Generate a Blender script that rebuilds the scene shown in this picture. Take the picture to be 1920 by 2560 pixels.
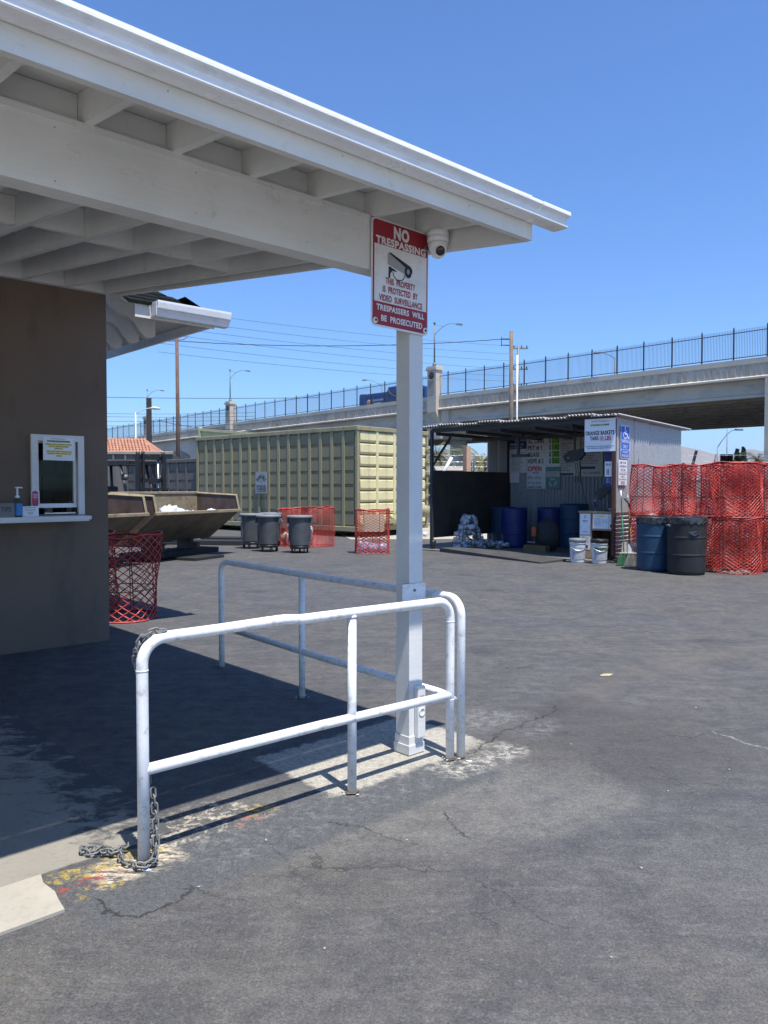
import bpy, math, random
from mathutils import Vector, Matrix
R = random.Random(7)
PI = math.pi
for o in list(bpy.data.objects): bpy.data.objects.remove(o)
S = bpy.context.scene
COL = S.collection

# ---------------------------------------------------------------- camera
cam_d = bpy.data.cameras.new('camera')
cam = bpy.data.objects.new('camera', cam_d); COL.objects.link(cam)
cam.location = (0, 0, 1.55)
cam.rotation_euler = (math.radians(90 - 1.78), 0, 0)
cam_d.sensor_fit = 'VERTICAL'; cam_d.sensor_height = 36; cam_d.lens = 27.14
cam_d.clip_end = 20000
S.camera = cam
S.render.resolution_x = 768; S.render.resolution_y = 1024
# ---------------------------------------------------------------- light
SUN = Vector((0.1926, -0.312, 1.0)).normalized()
el = math.asin(SUN.z); az = math.atan2(SUN.x, SUN.y)
W = bpy.data.worlds.new('World'); S.world = W; W.use_nodes = True
wn = W.node_tree; wn.nodes.clear()
sky = wn.nodes.new('ShaderNodeTexSky'); sky.sky_type = 'NISHITA'; sky.sun_disc = False
sky.sun_elevation = el; sky.sun_rotation = az
sky.altitude = 50; sky.air_density = 1.0; sky.dust_density = 0.25; sky.ozone_density = 2.2
bg = wn.nodes.new('ShaderNodeBackground'); bg.inputs[1].default_value = 0.099
wo = wn.nodes.new('ShaderNodeOutputWorld')
tint = wn.nodes.new('ShaderNodeMix'); tint.data_type = 'RGBA'; tint.blend_type = 'MULTIPLY'; tint.inputs[0].default_value = 1
tint.inputs[7].default_value = (.68, 1.03, 1.48, 1)
wn.links.new(sky.outputs[0], tint.inputs[6]); wn.links.new(tint.outputs[2], bg.inputs[0]); wn.links.new(bg.outputs[0], wo.inputs[0])
sd = bpy.data.lights.new('sun', 'SUN'); sd.energy = 5.0; sd.angle = math.radians(0.53); sd.color = (1, .965, .90)
so = bpy.data.objects.new('sun', sd); COL.objects.link(so); so.location = (0, 0, 60)
so.rotation_euler = SUN.to_track_quat('Z', 'Y').to_euler()
S.view_settings.view_transform = 'Standard'; S.view_settings.look = 'None'
S.view_settings.exposure = 0.48; S.view_settings.gamma = 1; S.view_settings.use_curve_mapping = False

# ---------------------------------------------------------------- node helpers
class NB:
    def __init__(s, name):
        s.m = bpy.data.materials.new(name); s.m.use_nodes = True
        s.t = s.m.node_tree; s.t.nodes.clear()
        s.out = s.t.nodes.new('ShaderNodeOutputMaterial')
        s.p = s.t.nodes.new('ShaderNodeBsdfPrincipled')
        s.t.links.new(s.p.outputs[0], s.out.inputs[0])
        s.co = s.t.nodes.new('ShaderNodeTexCoord').outputs['Object']
    def n(s, k, **kw):
        q = s.t.nodes.new(k)
        for a, b in kw.items(): setattr(q, a, b)
        return q
    def put(s, inp, v):
        if hasattr(v, 'is_linked') or hasattr(v, 'links'): s.t.links.new(v, inp)
        elif isinstance(v, (tuple, list)) and len(v) == 3 and inp.type == 'RGBA': inp.default_value = (*v, 1)
        else: inp.default_value = v
    def map(s, scale=(1, 1, 1), rot=(0, 0, 0), loc=(0, 0, 0), src=None):
        q = s.n('ShaderNodeMapping'); s.put(q.inputs[0], src or s.co)
        q.inputs['Scale'].default_value = scale; q.inputs['Rotation'].default_value = rot; q.inputs['Location'].default_value = loc
        return q.outputs[0]
    def noise(s, sc, det=6, rough=.6, co=None, dist=0, color=False):
        q = s.n('ShaderNodeTexNoise'); s.put(q.inputs['Vector'], co or s.co)
        q.inputs['Scale'].default_value = sc; q.inputs['Detail'].default_value = det; q.inputs['Roughness'].default_value = rough
        q.inputs['Distortion'].default_value = dist
        return q.outputs[1 if color else 0]
    def ramp(s, v, lo, hi, a=0., b=1.):
        q = s.n('ShaderNodeMapRange'); s.put(q.inputs[0], v)
        q.inputs[1].default_value = lo; q.inputs[2].default_value = hi; q.inputs[3].default_value = a; q.inputs[4].default_value = b
        return q.outputs[0]
    def mth(s, op, a, b=0., c=None):
        q = s.n('ShaderNodeMath', operation=op); s.put(q.inputs[0], a); s.put(q.inputs[1], b)
        if c is not None: s.put(q.inputs[2], c)
        return q.outputs[0]
    def mix(s, f, a, b, mode='MIX'):
        q = s.n('ShaderNodeMix', data_type='RGBA', blend_type=mode)
        s.put(q.inputs[0], f); s.put(q.inputs[6], a); s.put(q.inputs[7], b)
        return q.outputs[2]
    def vadd(s, a, b, op='ADD'):
        q = s.n('ShaderNodeVectorMath', operation=op); s.put(q.inputs[0], a); s.put(q.inputs[1], b)
        return q
    def bump(s, h, st=.3, d=.01):
        q = s.n('ShaderNodeBump'); s.put(q.inputs['Height'], h); q.inputs['Strength'].default_value = st; q.inputs['Distance'].default_value = d
        s.t.links.new(q.outputs[0], s.p.inputs['Normal'])
    def fin(s, col, rough=.6, metal=0., spec=.5):
        s.put(s.p.inputs['Base Color'], col); s.put(s.p.inputs['Roughness'], rough)
        s.put(s.p.inputs['Metallic'], metal); s.put(s.p.inputs['Specular IOR Level'], spec)
        return s.m
MC = {}
def paint(name, c, rough=.6, metal=0., var=.12, sc=3., dirt=None, dirt_amt=.4, dsc=6., bump=0., spec=.5, stretch=(1, 1, .35)):
    """painted or plain surface with slow tone changes and worn or dirty blotches"""
    if name in MC: return MC[name]
    b = NB(name)
    n1 = b.ramp(b.noise(sc, 5), .3, .7, 1 - var, 1 + var)
    c1 = b.mix(1., c, b.mth('MULTIPLY', n1, 1.), 'MULTIPLY')
    if dirt:
        k = b.ramp(b.noise(dsc, 8, .7, b.map(stretch)), .52, .72, 0, dirt_amt)
        c1 = b.mix(k, c1, dirt)
    if bump: b.bump(b.noise(dsc * 12, 4), bump, .004)
    MC[name] = b.fin(c1, b.ramp(b.noise(sc * 4, 4), .3, .7, max(rough - .1, .05), min(rough + .12, 1)), metal, spec)
    return MC[name]

# ---------------------------------------------------------------- mesh helpers
class MB:
    def __init__(s): s.v = []; s.f = []; s.sm = []
    def add(s, vs, fs, smooth=False, M=None):
        k = len(s.v)
        for p in vs:
            p = Vector(p)
            if M is not None: p = M @ p
            s.v.append(tuple(p))
        for f in fs: s.f.append(tuple(i + k for i in f)); s.sm.append(smooth)
        return s
    def box(s, x0, x1, y0, y1, z0, z1, M=None):
        vs = [(x, y, z) for z in (z0, z1) for y in (y0, y1) for x in (x0, x1)]
        return s.add(vs, [(0, 2, 3, 1), (4, 5, 7, 6), (0, 1, 5, 4), (2, 6, 7, 3), (0, 4, 6, 2), (1, 3, 7, 5)], False, M)
    def bev(s, x0, x1, y0, y1, z0, z1, r, M=None):
        """box with chamfered vertical and horizontal edges"""
        vs = []; 
        for z, i in ((z0, r), (z0 + r, 0), (z1 - r, 0), (z1, r)):
            xa, xb, ya, yb = x0 + i, x1 - i, y0 + i, y1 - i
            vs += [(xa + r, ya, z), (xb - r, ya, z), (xb, ya + r, z), (xb, yb - r, z), (xb - r, yb, z), (xa + r, yb, z), (xa, yb - r, z), (xa, ya + r, z)]
        fs = [tuple(range(7, -1, -1)), tuple(range(24, 32))]
        for l in range(3):
            for i in range(8):
                j = (i + 1) % 8; fs.append((l * 8 + i, l * 8 + j, l * 8 + 8 + j, l * 8 + 8 + i))
        return s.add(vs, fs, False, M)
    def tube(s, pts, r, n=8, caps=True, smooth=True, M=None):
        pts = [Vector(p) for p in pts]; vs = []; fs = []
        up = None
        for i, p in enumerate(pts):
            if i == 0: t = pts[1] - p
            elif i == len(pts) - 1: t = p - pts[i - 1]
            else: t = (pts[i + 1] - p).normalized() + (p - pts[i - 1]).normalized()
            t.normalize()
            if up is None:
                up = Vector((0, 0, 1)) if abs(t.z) < .9 else Vector((1, 0, 0))
            u = (up - t * up.dot(t)).normalized(); w = t.cross(u); up = u
            rr = r[i] if isinstance(r, (list, tuple)) else r
            for k in range(n):
                a = 2 * PI * k / n; vs.append(p + (u * math.cos(a) + w * math.sin(a)) * rr)
        for i in range(len(pts) - 1):
            for k in range(n):
                j = (k + 1) % n; fs.append((i * n + k, i * n + j, i * n + n + j, i * n + n + k))
        if caps and n > 2:
            fs.append(tuple(range(n - 1, -1, -1))); fs.append(tuple(range((len(pts) - 1) * n, len(pts) * n)))
        return s.add(vs, fs, smooth, M)
    def lathe(s, prof, n=24, c=(0, 0, 0), smooth=True, M=None, sx=1, sy=1):
        vs = []; fs = []
        for r, z in prof:
            for k in range(n):
                a = 2 * PI * k / n; vs.append((c[0] + r * math.cos(a) * sx, c[1] + r * math.sin(a) * sy, c[2] + z))
        for i in range(len(prof) - 1):
            for k in range(n):
                j = (k + 1) % n; fs.append((i * n + k, i * n + j, i * n + n + j, i * n + n + k))
        fs.append(tuple(range(n - 1, -1, -1))); fs.append(tuple(range((len(prof) - 1) * n, len(prof) * n)))
        return s.add(vs, fs, smooth, M)
    def prism(s, poly, axis, a, b, M=None, smooth=False):
        """poly = 2-D outline; axis = the axis it is pushed along, from a to b"""
        n = len(poly)
        def P(q, h):
            return {'x': (h, q[0], q[1]), 'y': (q[0], h, q[1]), 'z': (q[0], q[1], h)}[axis]
        vs = [P(q, a) for q in poly] + [P(q, b) for q in poly]
        fs = [tuple(range(n - 1, -1, -1)), tuple(range(n, 2 * n))] + [(i, (i + 1) % n, n + (i + 1) % n, n + i) for i in range(n)]
        return s.add(vs, fs, smooth, M)
    def quad(s, a, b, c, d): return s.add([a, b, c, d], [(0, 1, 2, 3)])
    def lump(s, c, r, seed=0, amp=.25, seg=12, rings=8, freq=3.):
        q = random.Random(seed); ph = [q.uniform(0, 6.3) for _ in range(12)]
        vs = []; fs = []
        for i in range(rings + 1):
            th = PI * i / rings
            for k in range(seg):
                p = 2 * PI * k / seg
                d = Vector((math.sin(th) * math.cos(p), math.sin(th) * math.sin(p), math.cos(th)))
                f = 1 + amp * (math.sin(freq * d.x * 2 + ph[0]) * math.sin(freq * d.y * 2 + ph[1]) + .6 * math.sin(freq * 3 * d.z + ph[2] + 3 * d.x) + .45 * math.sin(freq * 5 * d.x + ph[3]) * math.cos(freq * 5 * d.y + ph[4]))
                vs.append((c[0] + d.x * r[0] * f, c[1] + d.y * r[1] * f, c[2] + d.z * r[2] * f))
        for i in range(rings):
            for k in range(seg):
                j = (k + 1) % seg; fs.append((i * seg + k, (i + 1) * seg + k, (i + 1) * seg + j, i * seg + j))
        return s.add(vs, fs, True)
    def text(s, str_, cx, cz, w=None, h=None, y=0, bold=0., M=None, align='C', shear=0., rot=0.):
        """printed words on the x-z face of a board that looks towards -y; fitted to w x h"""
        vs, fs = glyphs(str_, bold)
        if not vs: return s
        xs = [p[0] for p in vs]; ys = [p[1] for p in vs]
        x0, x1, y0, y1 = min(xs), max(xs), min(ys), max(ys)
        ky = h / .73 if h else None
        kx = w / (x1 - x0) if w else ky * .9
        if ky is None: ky = kx
        off = {'C': (x0 + x1) / 2, 'L': x0, 'R': x1}[align]
        cr, sr = math.cos(rot), math.sin(rot)
        out = []
        for p in vs:
            X = (p[0] - off) * kx; Z = (p[1] - .365) * ky; X += shear * Z
            out.append((cx + X * cr - Z * sr, y, cz + X * sr + Z * cr))
        return s.add(out, fs, False, M)
GC = {}
def glyphs(t, bold):
    if (t, bold) in GC: return GC[(t, bold)]
    cu = bpy.data.curves.new('t', 'FONT'); cu.body = t; cu.size = 1; cu.resolution_u = 4; cu.offset = bold; cu.fill_mode = 'FRONT'; cu.space_character = 1 + bold * 2.2
    ob = bpy.data.objects.new('t', cu); me = ob.to_mesh()
    r = ([tuple(v.co) for v in me.vertices], [tuple(p.vertices) for p in me.polygons])
    ob.to_mesh_clear(); bpy.data.objects.remove(ob); bpy.data.curves.remove(cu)
    GC[(t, bold)] = r
    return r
OFF = {}
def mesh_of(name, mb, mat, off=(0, 0, 0)):
    me = bpy.data.meshes.new(name)
    if off != (0, 0, 0): vs = [(p[0] - off[0], p[1] - off[1], p[2] - off[2]) for p in mb.v]
    else: vs = mb.v
    me.from_pydata(vs, [], mb.f); me.polygons.foreach_set('use_smooth', mb.sm)
    for m in (mat if isinstance(mat, (list, tuple)) else [mat]): me.materials.append(m)
    me.update(); return me
def obj(name, mb, mat, parent=None, label=None, kind=None):
    off = OFF.get(parent.name, (0, 0, 0)) if parent else (0, 0, 0)
    o = bpy.data.objects.new(name, mesh_of(name, mb, mat, off)); COL.objects.link(o)
    if parent:
        o.parent = parent
        if off != (0, 0, 0): OFF[o.name] = off
    if label: o['label'] = label
    if kind: o['kind'] = kind
    return o
def inst(name, me, parent, loc=(0, 0, 0), rot=(0, 0, 0)):
    o = bpy.data.objects.new(name, me); COL.objects.link(o); o.parent = parent
    off = OFF.get(parent.name, (0, 0, 0)) if parent else (0, 0, 0)
    o.location = (loc[0] - off[0], loc[1] - off[1], loc[2] - off[2]); o.rotation_euler = rot; return o
def tag(o, label, cat, group=None):
    o['label'] = label; o['category'] = cat
    if group: o['group'] = group
    return o
def thing(name, label, cat, loc=(0, 0, 0), rz=0., group=None, rot=None):
    o = bpy.data.objects.new(name, None); COL.objects.link(o); o.location = loc
    o.rotation_euler = rot if rot else (0, 0, rz); o.empty_display_size = .2
    return tag(o, label, cat, group)
def solo(name, mb, mat, label, cat, loc=(0, 0, 0), rz=0., group=None, rot=None):
    o = obj(name, mb, mat); o.location = loc; o.rotation_euler = rot if rot else (0, 0, rz)
    return tag(o, label, cat, group)
def dup(root, loc, rz, label, group=None):
    r = root.copy(); COL.objects.link(r); r.location = loc; r.rotation_euler = (0, 0, rz) if not isinstance(rz, tuple) else rz
    r['label'] = label
    if group: r['group'] = group
    for ch in list(root.children):
        c = ch.copy(); COL.objects.link(c); c.parent = r
        for g in list(ch.children):
            d = g.copy(); COL.objects.link(d); d.parent = c
    return r
def structure(name, mb, mat):
    o = obj(name, mb, mat); o['kind'] = 'structure'; return o

# two building grids: booth grid (a to the right along the booth wall, b away), yard grid (u away, v left)
RA = math.atan2(.678, .735)
def ab(a, b, z=0.): return (a * .735 - b * .678, a * .678 + b * .735, z)
def booth_thing(name, label, cat, a, b, z=0., group=None):
    o = thing(name, label, cat, ab(a, b, z), RA, group); OFF[o.name] = (a, b, z); return o
RY = math.atan2(.749, .663)
HUT = (4.82, 16.14)
def uv(u, v, z=0., o=HUT): return (o[0] + u * .663 - v * .749, o[1] + u * .749 + v * .663, z)

# ---------------------------------------------------------------- materials
def asphalt():
    b = NB('sealed_asphalt')
    w = b.noise(1.3, 4, .6, color=True)
    wc = b.vadd(w, (.5, .5, .5), 'SUBTRACT').outputs[0]
    sc = b.n('ShaderNodeVectorMath', operation='SCALE'); b.put(sc.inputs[0], wc); sc.inputs['Scale'].default_value = .55
    P = b.vadd(b.co, sc.outputs[0]).outputs[0]
    fine = b.noise(85, 3, .7); mid = b.noise(9, 8, .72); big = b.noise(.55, 5, .6); streak = b.noise(2.2, 8, .68, b.map((1, 4.5, 1), (0, 0, -.45)), .6)
    streak2 = b.noise(5, 8, .7, b.map((4.2, .8, 1), (0, 0, .5)), .4)
    warm = (.116, .106, .089); cool = (.094, .091, .090)
    c = b.mix(b.ramp(big, .38, .62), cool, warm)
    c = b.mix(b.ramp(b.noise(.23, 3, co=b.map(loc=(7, 3, 0))), .42, .62, 0, .6), c, (.080, .081, .090))
    patch = b.noise(2.6, 9, .66, b.map(loc=(11, 4, 0)), .5)
    c = b.mix(b.ramp(patch, .48, .60, 0, .55), c, (.062, .062, .066))
    c = b.mix(b.ramp(patch, .36, .47, .45, 0), c, (.128, .123, .114))
    c = b.mix(b.ramp(mid, .42, .62, 0, .55), c, (.055, .055, .058))
    c = b.mix(b.ramp(b.noise(17, 7, .75, b.map((1, 1.6, 1), (0, 0, .3), (2, 2, 2)), .8), .54, .66, 0, .35), c, (.155, .15, .143))
    c = b.mix(b.ramp(streak, .52, .68, 0, .5), c, (.14, .135, .128))
    c = b.mix(b.ramp(streak2, .60, .8, 0, .45), c, (.05, .05, .055))
    c = b.mix(b.ramp(b.noise(38, 5, .8), .55, .70, 0, .5), c, (.19, .185, .18))
    def dist(x, y, src=None):
        q = b.n('ShaderNodeVectorMath', operation='DISTANCE'); b.put(q.inputs[0], src or P); q.inputs[1].default_value = (x, y, 0); return q.outputs['Value']
    def blob(x, y, r, s=.12): return b.ramp(dist(x, y), r - s, r + s, 1, 0)
    def dot(vec, src=None):
        q = b.n('ShaderNodeVectorMath', operation='DOT_PRODUCT'); b.put(q.inputs[0], src or b.co); q.inputs[1].default_value = vec; return q.outputs['Value']
    jit = b.ramp(b.noise(14, 6, .7), .2, .8, -.05, .05)
    A = b.mth('ADD', dot((.735, .678, 0)), jit); Bc = b.mth('ADD', dot((-.678, .735, 0)), b.ramp(b.noise(11, 6, .7, b.map(loc=(5, 5, 5))), .2, .8, -.05, .05))
    def rect(a0, a1, b0, b1, s=.02):
        m = b.mth('MULTIPLY', b.ramp(A, a0 - s, a0 + s), b.ramp(A, a1 - s, a1 + s, 1, 0))
        return b.mth('MULTIPLY', m, b.mth('MULTIPLY', b.ramp(Bc, b0 - s, b0 + s), b.ramp(Bc, b1 - s, b1 + s, 1, 0)))
    speck = b.noise(16, 9, .78)
    # scuffed lighter apron in front of the corner post
    ap = b.mth('MULTIPLY', b.mth('MAXIMUM', blob(.62, 4.02, .62, .06), b.mth('MAXIMUM', blob(.15, 3.75, .52, .12), blob(-.25, 3.55, .42, .12))), b.ramp(b.noise(7, 9, .7), .36, .56, .25, .9))
    c = b.mix(ap, c, (.142, .136, .124))
    c = b.mix(b.mth('MULTIPLY', blob(1.35, 4.75, .75, .25), .6), c, (.068, .063, .058))
    c = b.mix(b.mth('MULTIPLY', blob(.75, 5.05, .3, .1), b.ramp(speck, .42, .6)), c, (.17, .168, .165))
    c = b.mix(b.mth('MULTIPLY', blob(1.75, 2.9, .5, .3), .5), c, (.12, .115, .108))
    # sealed curb strip running out from under the walkway
    c = b.mix(rect(1.04, 3.3, 2.62, 3.14, .03), c, (.086, .088, .090))
    c = b.mix(b.mth('MULTIPLY', rect(1.55, 3.4, 2.72, 3.2, .05), b.ramp(speck, .5, .62)), c, (.15, .15, .147))
    # bare concrete pad round the post
    c = b.mix(b.mth('MULTIPLY', rect(2.42, 3.62, 2.98, 3.72, .02), b.ramp(speck, .34, .5, .55, 1)), c, (.36, .335, .285))
    c = b.mix(b.mth('MULTIPLY', rect(3.05, 3.7, 2.72, 3.02, .05), b.ramp(speck, .47, .56)), c, (.36, .335, .285))
    c = b.mix(b.mth('MULTIPLY', rect(1.55, 2.05, 3.02, 3.35, .04), b.ramp(speck, .5, .58)), c, (.40, .36, .29))
    # tan scrapes and what is left of the yellow and red kerb paint
    c = b.mix(b.mth('MULTIPLY', rect(1.2, 1.56, 2.9, 3.1, .03), b.ramp(b.noise(9, 8, .75, b.map((1, 3, 1), (0, 0, -.74))), .47, .53)), c, (.46, .39, .29))
    c = b.mix(b.mth('MULTIPLY', rect(1.05, 1.50, 3.03, 3.14, .012), b.ramp(speck, .48, .56, 0, .75)), c, (.38, .28, .06))
    c = b.mix(b.mth('MULTIPLY', rect(1.10, 1.27, 2.86, 2.95, .02), b.ramp(speck, .52, .57, 0, .8)), c, (.40, .28, .05))
    c = b.mix(b.mth('MULTIPLY', rect(1.05, 1.3, 2.97, 3.02, .02), b.ramp(speck, .5, .54)), c, (.33, .05, .03))
    c = b.mix(b.mth('MULTIPLY', rect(1.98, 2.12, 3.06, 3.16, .02), b.ramp(speck, .50, .54)), c, (.5, .34, .04))
    c = b.mix(b.mth('MULTIPLY', rect(1.86, 2.02, 3.0, 3.12, .03), b.ramp(speck, .52, .56, 0, .8)), c, (.22, .06, .04))
    # oil spots and paint dots
    v = b.n('ShaderNodeTexVoronoi'); v.inputs['Scale'].default_value = 1.1; b.put(v.inputs['Vector'], b.co)
    c = b.mix(b.ramp(v.outputs['Distance'], .004, .010, .6, 0), c, (.55, .54, .5))
    v2 = b.n('ShaderNodeTexVoronoi'); v2.inputs['Scale'].default_value = .8; b.put(v2.inputs['Vector'], P)
    c = b.mix(b.ramp(v2.outputs['Distance'], .05, .22, .45, 0), c, (.035, .035, .038))
    tyre = b.noise(6, 6, .7, b.map((.35, 7, 1), (0, 0, .9), (3, 9, 0)), .3)
    c = b.mix(b.mth('MULTIPLY', b.ramp(tyre, .58, .70, 0, .35), b.ramp(big, .45, .6)), c, (.045, .045, .047))
    agg = b.mth('MULTIPLY', b.ramp(b.noise(115, 4, .75), .34, .66, .62, 1.42), b.ramp(b.noise(36, 5, .75), .36, .64, .80, 1.24))
    c = b.mix(1., c, agg, 'MULTIPLY')
    # cracks
    def cracks(scale, wid, mask_lo, mask_hi, loc):
        w2 = b.noise(4, 6, .7, color=True); ss = b.n('ShaderNodeVectorMath', operation='SCALE'); b.put(ss.inputs[0], w2); ss.inputs['Scale'].default_value = .35
        vv = b.n('ShaderNodeTexVoronoi', feature='DISTANCE_TO_EDGE'); vv.inputs['Scale'].default_value = scale
        b.put(vv.inputs['Vector'], b.vadd(b.map(loc=loc), ss.outputs[0]).outputs[0])
        k = b.ramp(vv.outputs[0], wid * .3, wid, 1, 0)
        return b.mth('MULTIPLY', k, b.ramp(b.noise(.9, 3, .6, b.map(loc=loc)), mask_lo, mask_hi))
    def warp(sc_, amt, src):
        n_ = b.vadd(b.noise(sc_, 5, .65, color=True), (.5, .5, .5), 'SUBTRACT').outputs[0]
        k_ = b.n('ShaderNodeVectorMath', operation='SCALE'); b.put(k_.inputs[0], n_); k_.inputs['Scale'].default_value = amt
        return b.vadd(src, k_.outputs[0]).outputs[0]
    P3 = warp(5, .22, warp(28, .045, b.co))
    def path(pts, w, soft):
        best = None
        for i in range(len(pts) - 1):
            ax, ay = pts[i]; dx, dy = pts[i + 1][0] - ax, pts[i + 1][1] - ay; L2 = dx * dx + dy * dy
            pa = b.vadd(P3, (ax, ay, 0), 'SUBTRACT').outputs[0]
            t_ = b.n('ShaderNodeMath', operation='MULTIPLY', use_clamp=True); b.put(t_.inputs[0], dot((dx, dy, 0), pa)); t_.inputs[1].default_value = 1 / L2
            pr_ = b.n('ShaderNodeVectorMath', operation='SCALE'); pr_.inputs[0].default_value = (dx, dy, 0); b.put(pr_.inputs['Scale'], t_.outputs[0])
            fl_ = b.n('ShaderNodeVectorMath', operation='MULTIPLY'); b.put(fl_.inputs[0], b.vadd(pa, pr_.outputs[0], 'SUBTRACT').outputs[0]); fl_.inputs[1].default_value = (1, 1, 0)
            le_ = b.n('ShaderNodeVectorMath', operation='LENGTH'); b.put(le_.inputs[0], fl_.outputs[0]); d_ = le_.outputs['Value']
            best = d_ if best is None else b.mth('MINIMUM', best, d_)
        return b.ramp(best, w, w + soft, 1, 0)
    c = b.mix(b.mth('MULTIPLY', path([(1.45, 5.66), (1.98, 6.32), (2.64, 6.84), (3.77, 7.53)], .03, .22), .2), c, (.16, .14, .11))
    c = b.mix(b.mth('MULTIPLY', path([(.48, 4.45), (.76, 4.86), (1.04, 5.16), (1.25, 5.45), (1.45, 5.66)], .03, .12), b.ramp(speck, .35, .6, .1, .6)), c, (.055, .05, .045))
    c = b.mix(b.mth('MULTIPLY', path([(2.08, 4.86), (2.29, 4.56)], .001, .008), .7), c, (.3, .3, .29))
    ckp = b.mth('MAXIMUM', path([(.48, 4.45), (.76, 4.86), (1.04, 5.16), (1.25, 5.45)], .003, .010), b.mth('MAXIMUM', path([(-.27, 3.54), (-.11, 3.51), (.06, 3.34), (.17, 3.28)], .002, .007), path([(.28, 3.67), (.31, 3.52), (.37, 3.39)], .002, .007)))
    ckp = b.mth('MAXIMUM', ckp, b.mth('MAXIMUM', path([(-1.09, 2.89), (-.96, 2.75), (-.9, 2.71), (-.8, 2.82), (-.74, 2.95)], .003, .008), b.mth('MULTIPLY', path([(.35, 3.01), (.51, 2.83), (.62, 2.67)], .001, .006), .7)))
    ckp = b.mth('MAXIMUM', ckp, b.mth('MAXIMUM', b.mth('MULTIPLY', path([(-.74, 2.95), (-.6, 2.86), (-.51, 2.83)], .001, .006), .8), b.mth('MULTIPLY', path([(1.5, 4.26), (1.6, 3.92)], .001, .008), .7)))
    c = b.mix(b.mth('MULTIPLY', ckp, b.ramp(b.noise(7, 4), .35, .6, .35, .85)), c, (.018, .018, .018))
    ck = b.mth('MAXIMUM', cracks(.75, .006, .50, .66, (1.7, .4, 0)), cracks(2.6, .009, .56, .68, (4, 2, 0)))
    c = b.mix(b.mth('MULTIPLY', ck, .62), c, (.025, .025, .025))
    h = b.mth('ADD', b.mth('MULTIPLY', fine, .5), b.mth('SUBTRACT', b.mth('MULTIPLY', mid, .8), b.mth('MULTIPLY', ck, 1.5)))
    b.bump(h, .35, .004)
    return b.fin(c, b.ramp(mid, .3, .7, .66, .85), 0, .2)
def old_concrete(name, base, seal):
    b = NB(name); sp = b.noise(10, 9, .75, dist=.5); st = b.noise(3.5, 9, .75, b.map((1, 2.2, 1), (0, 0, -.5)), .5)
    c = b.mix(b.ramp(b.noise(1.5, 5), .35, .65), base, tuple(x * .8 for x in base))
    c = b.mix(b.ramp(b.noise(40, 4, .7), .5, .75, 0, .45), c, tuple(x * .55 for x in base))
    if seal:
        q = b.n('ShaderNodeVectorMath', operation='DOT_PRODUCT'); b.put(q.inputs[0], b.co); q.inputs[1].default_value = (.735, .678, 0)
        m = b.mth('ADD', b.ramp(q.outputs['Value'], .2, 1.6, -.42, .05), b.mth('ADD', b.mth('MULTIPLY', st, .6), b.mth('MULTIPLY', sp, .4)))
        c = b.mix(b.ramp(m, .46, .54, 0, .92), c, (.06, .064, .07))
        c = b.mix(b.ramp(b.noise(2.2, 7, .7, b.map(loc=(3, 1, 0))), .58, .68, 0, .6), c, (.11, .11, .105))
    b.bump(b.mth('ADD', sp, b.noise(70, 3)), .3, .004)
    return b.fin(c, .8, 0, .3)
def galv(name, c, rust=.3, metal=.35, lo=.55):
    b = NB(name)
    s = b.noise(4, 7, .7, b.map((1.5, 1.5, .5)))
    k = b.mix(b.ramp(b.noise(25, 4), .35, .7), c, tuple(x * .78 for x in c))
    k = b.mix(b.ramp(s, lo, .75, 0, rust), k, (.16, .085, .05))
    return b.fin(k, .48, metal, .5)
def glass(name, tint=(.75, .85, .83)):
    b = NB(name); b.p.inputs['Transmission Weight'].default_value = 1; b.p.inputs['IOR'].default_value = 1.22
    return b.fin(tint, .03)
def wood_paint(name, c):
    b = NB(name); g = b.noise(3, 8, .65, b.map((1.5, 22, 22)), .6)
    k = b.mix(b.ramp(b.noise(2.2, 6), .35, .7), c, tuple(x * .86 for x in c))
    k = b.mix(b.ramp(b.noise(5, 9, .8, dist=.4), .58, .74, 0, .55), k, (.34, .31, .27))
    k = b.mix(b.ramp(b.noise(2.5, 9, .8, b.map((1, 14, 14)), .5), .56, .70, 0, .22), k, (.40, .38, .34))
    k = b.mix(b.ramp(b.noise(60, 3, .7, b.map((.4, 1, 1))), .66, .8, 0, .25), k, (.25, .23, .2))
    b.bump(g, .35, .004)
    return b.fin(k, .55, 0, .4)
M_asph = asphalt()
M_walk = old_concrete('worn_walkway_concrete', (.30, .275, .23), True)
M_slab = old_concrete('tan_slab_concrete', (.44, .40, .33), False)
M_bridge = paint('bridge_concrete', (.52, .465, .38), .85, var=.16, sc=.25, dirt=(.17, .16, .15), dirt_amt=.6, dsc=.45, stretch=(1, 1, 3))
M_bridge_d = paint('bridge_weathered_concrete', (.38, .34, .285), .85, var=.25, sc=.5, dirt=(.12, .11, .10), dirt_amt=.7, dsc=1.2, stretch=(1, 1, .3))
M_white = wood_paint('white_wood_paint', (.74, .74, .72))
M_gutter = paint('white_gutter_enamel', (.80, .80, .80), .32, var=.05, sc=2, dirt=(.42, .39, .34), dirt_amt=.35, dsc=9, stretch=(1, 1, 2.5))
M_rail = paint('white_rail_paint', (.82, .82, .81), .42, var=.07, sc=9, dirt=(.36, .33, .29), dirt_amt=.75, dsc=22, stretch=(1, 1, 1), bump=.15)
M_stucco = paint('brown_stucco', (.172, .130, .101), .9, var=.14, sc=.9, dirt=(.095, .08, .07), dirt_amt=.7, dsc=3, bump=.7, spec=.2)
M_dark = paint('dark_interior', (.035, .042, .045), .8)
M_shingle = paint('shade_dark_shingle', (.009, .011, .010), .95, var=.35, sc=8, bump=.6, spec=.15)  # near-black: the porch's shade is put into the shingle colour
M_black = paint('black_plastic', (.014, .014, .015), .42, dirt=(.06, .06, .06), dirt_amt=.3)
M_rubber = paint('black_rubber', (.02, .02, .02), .75)
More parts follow.
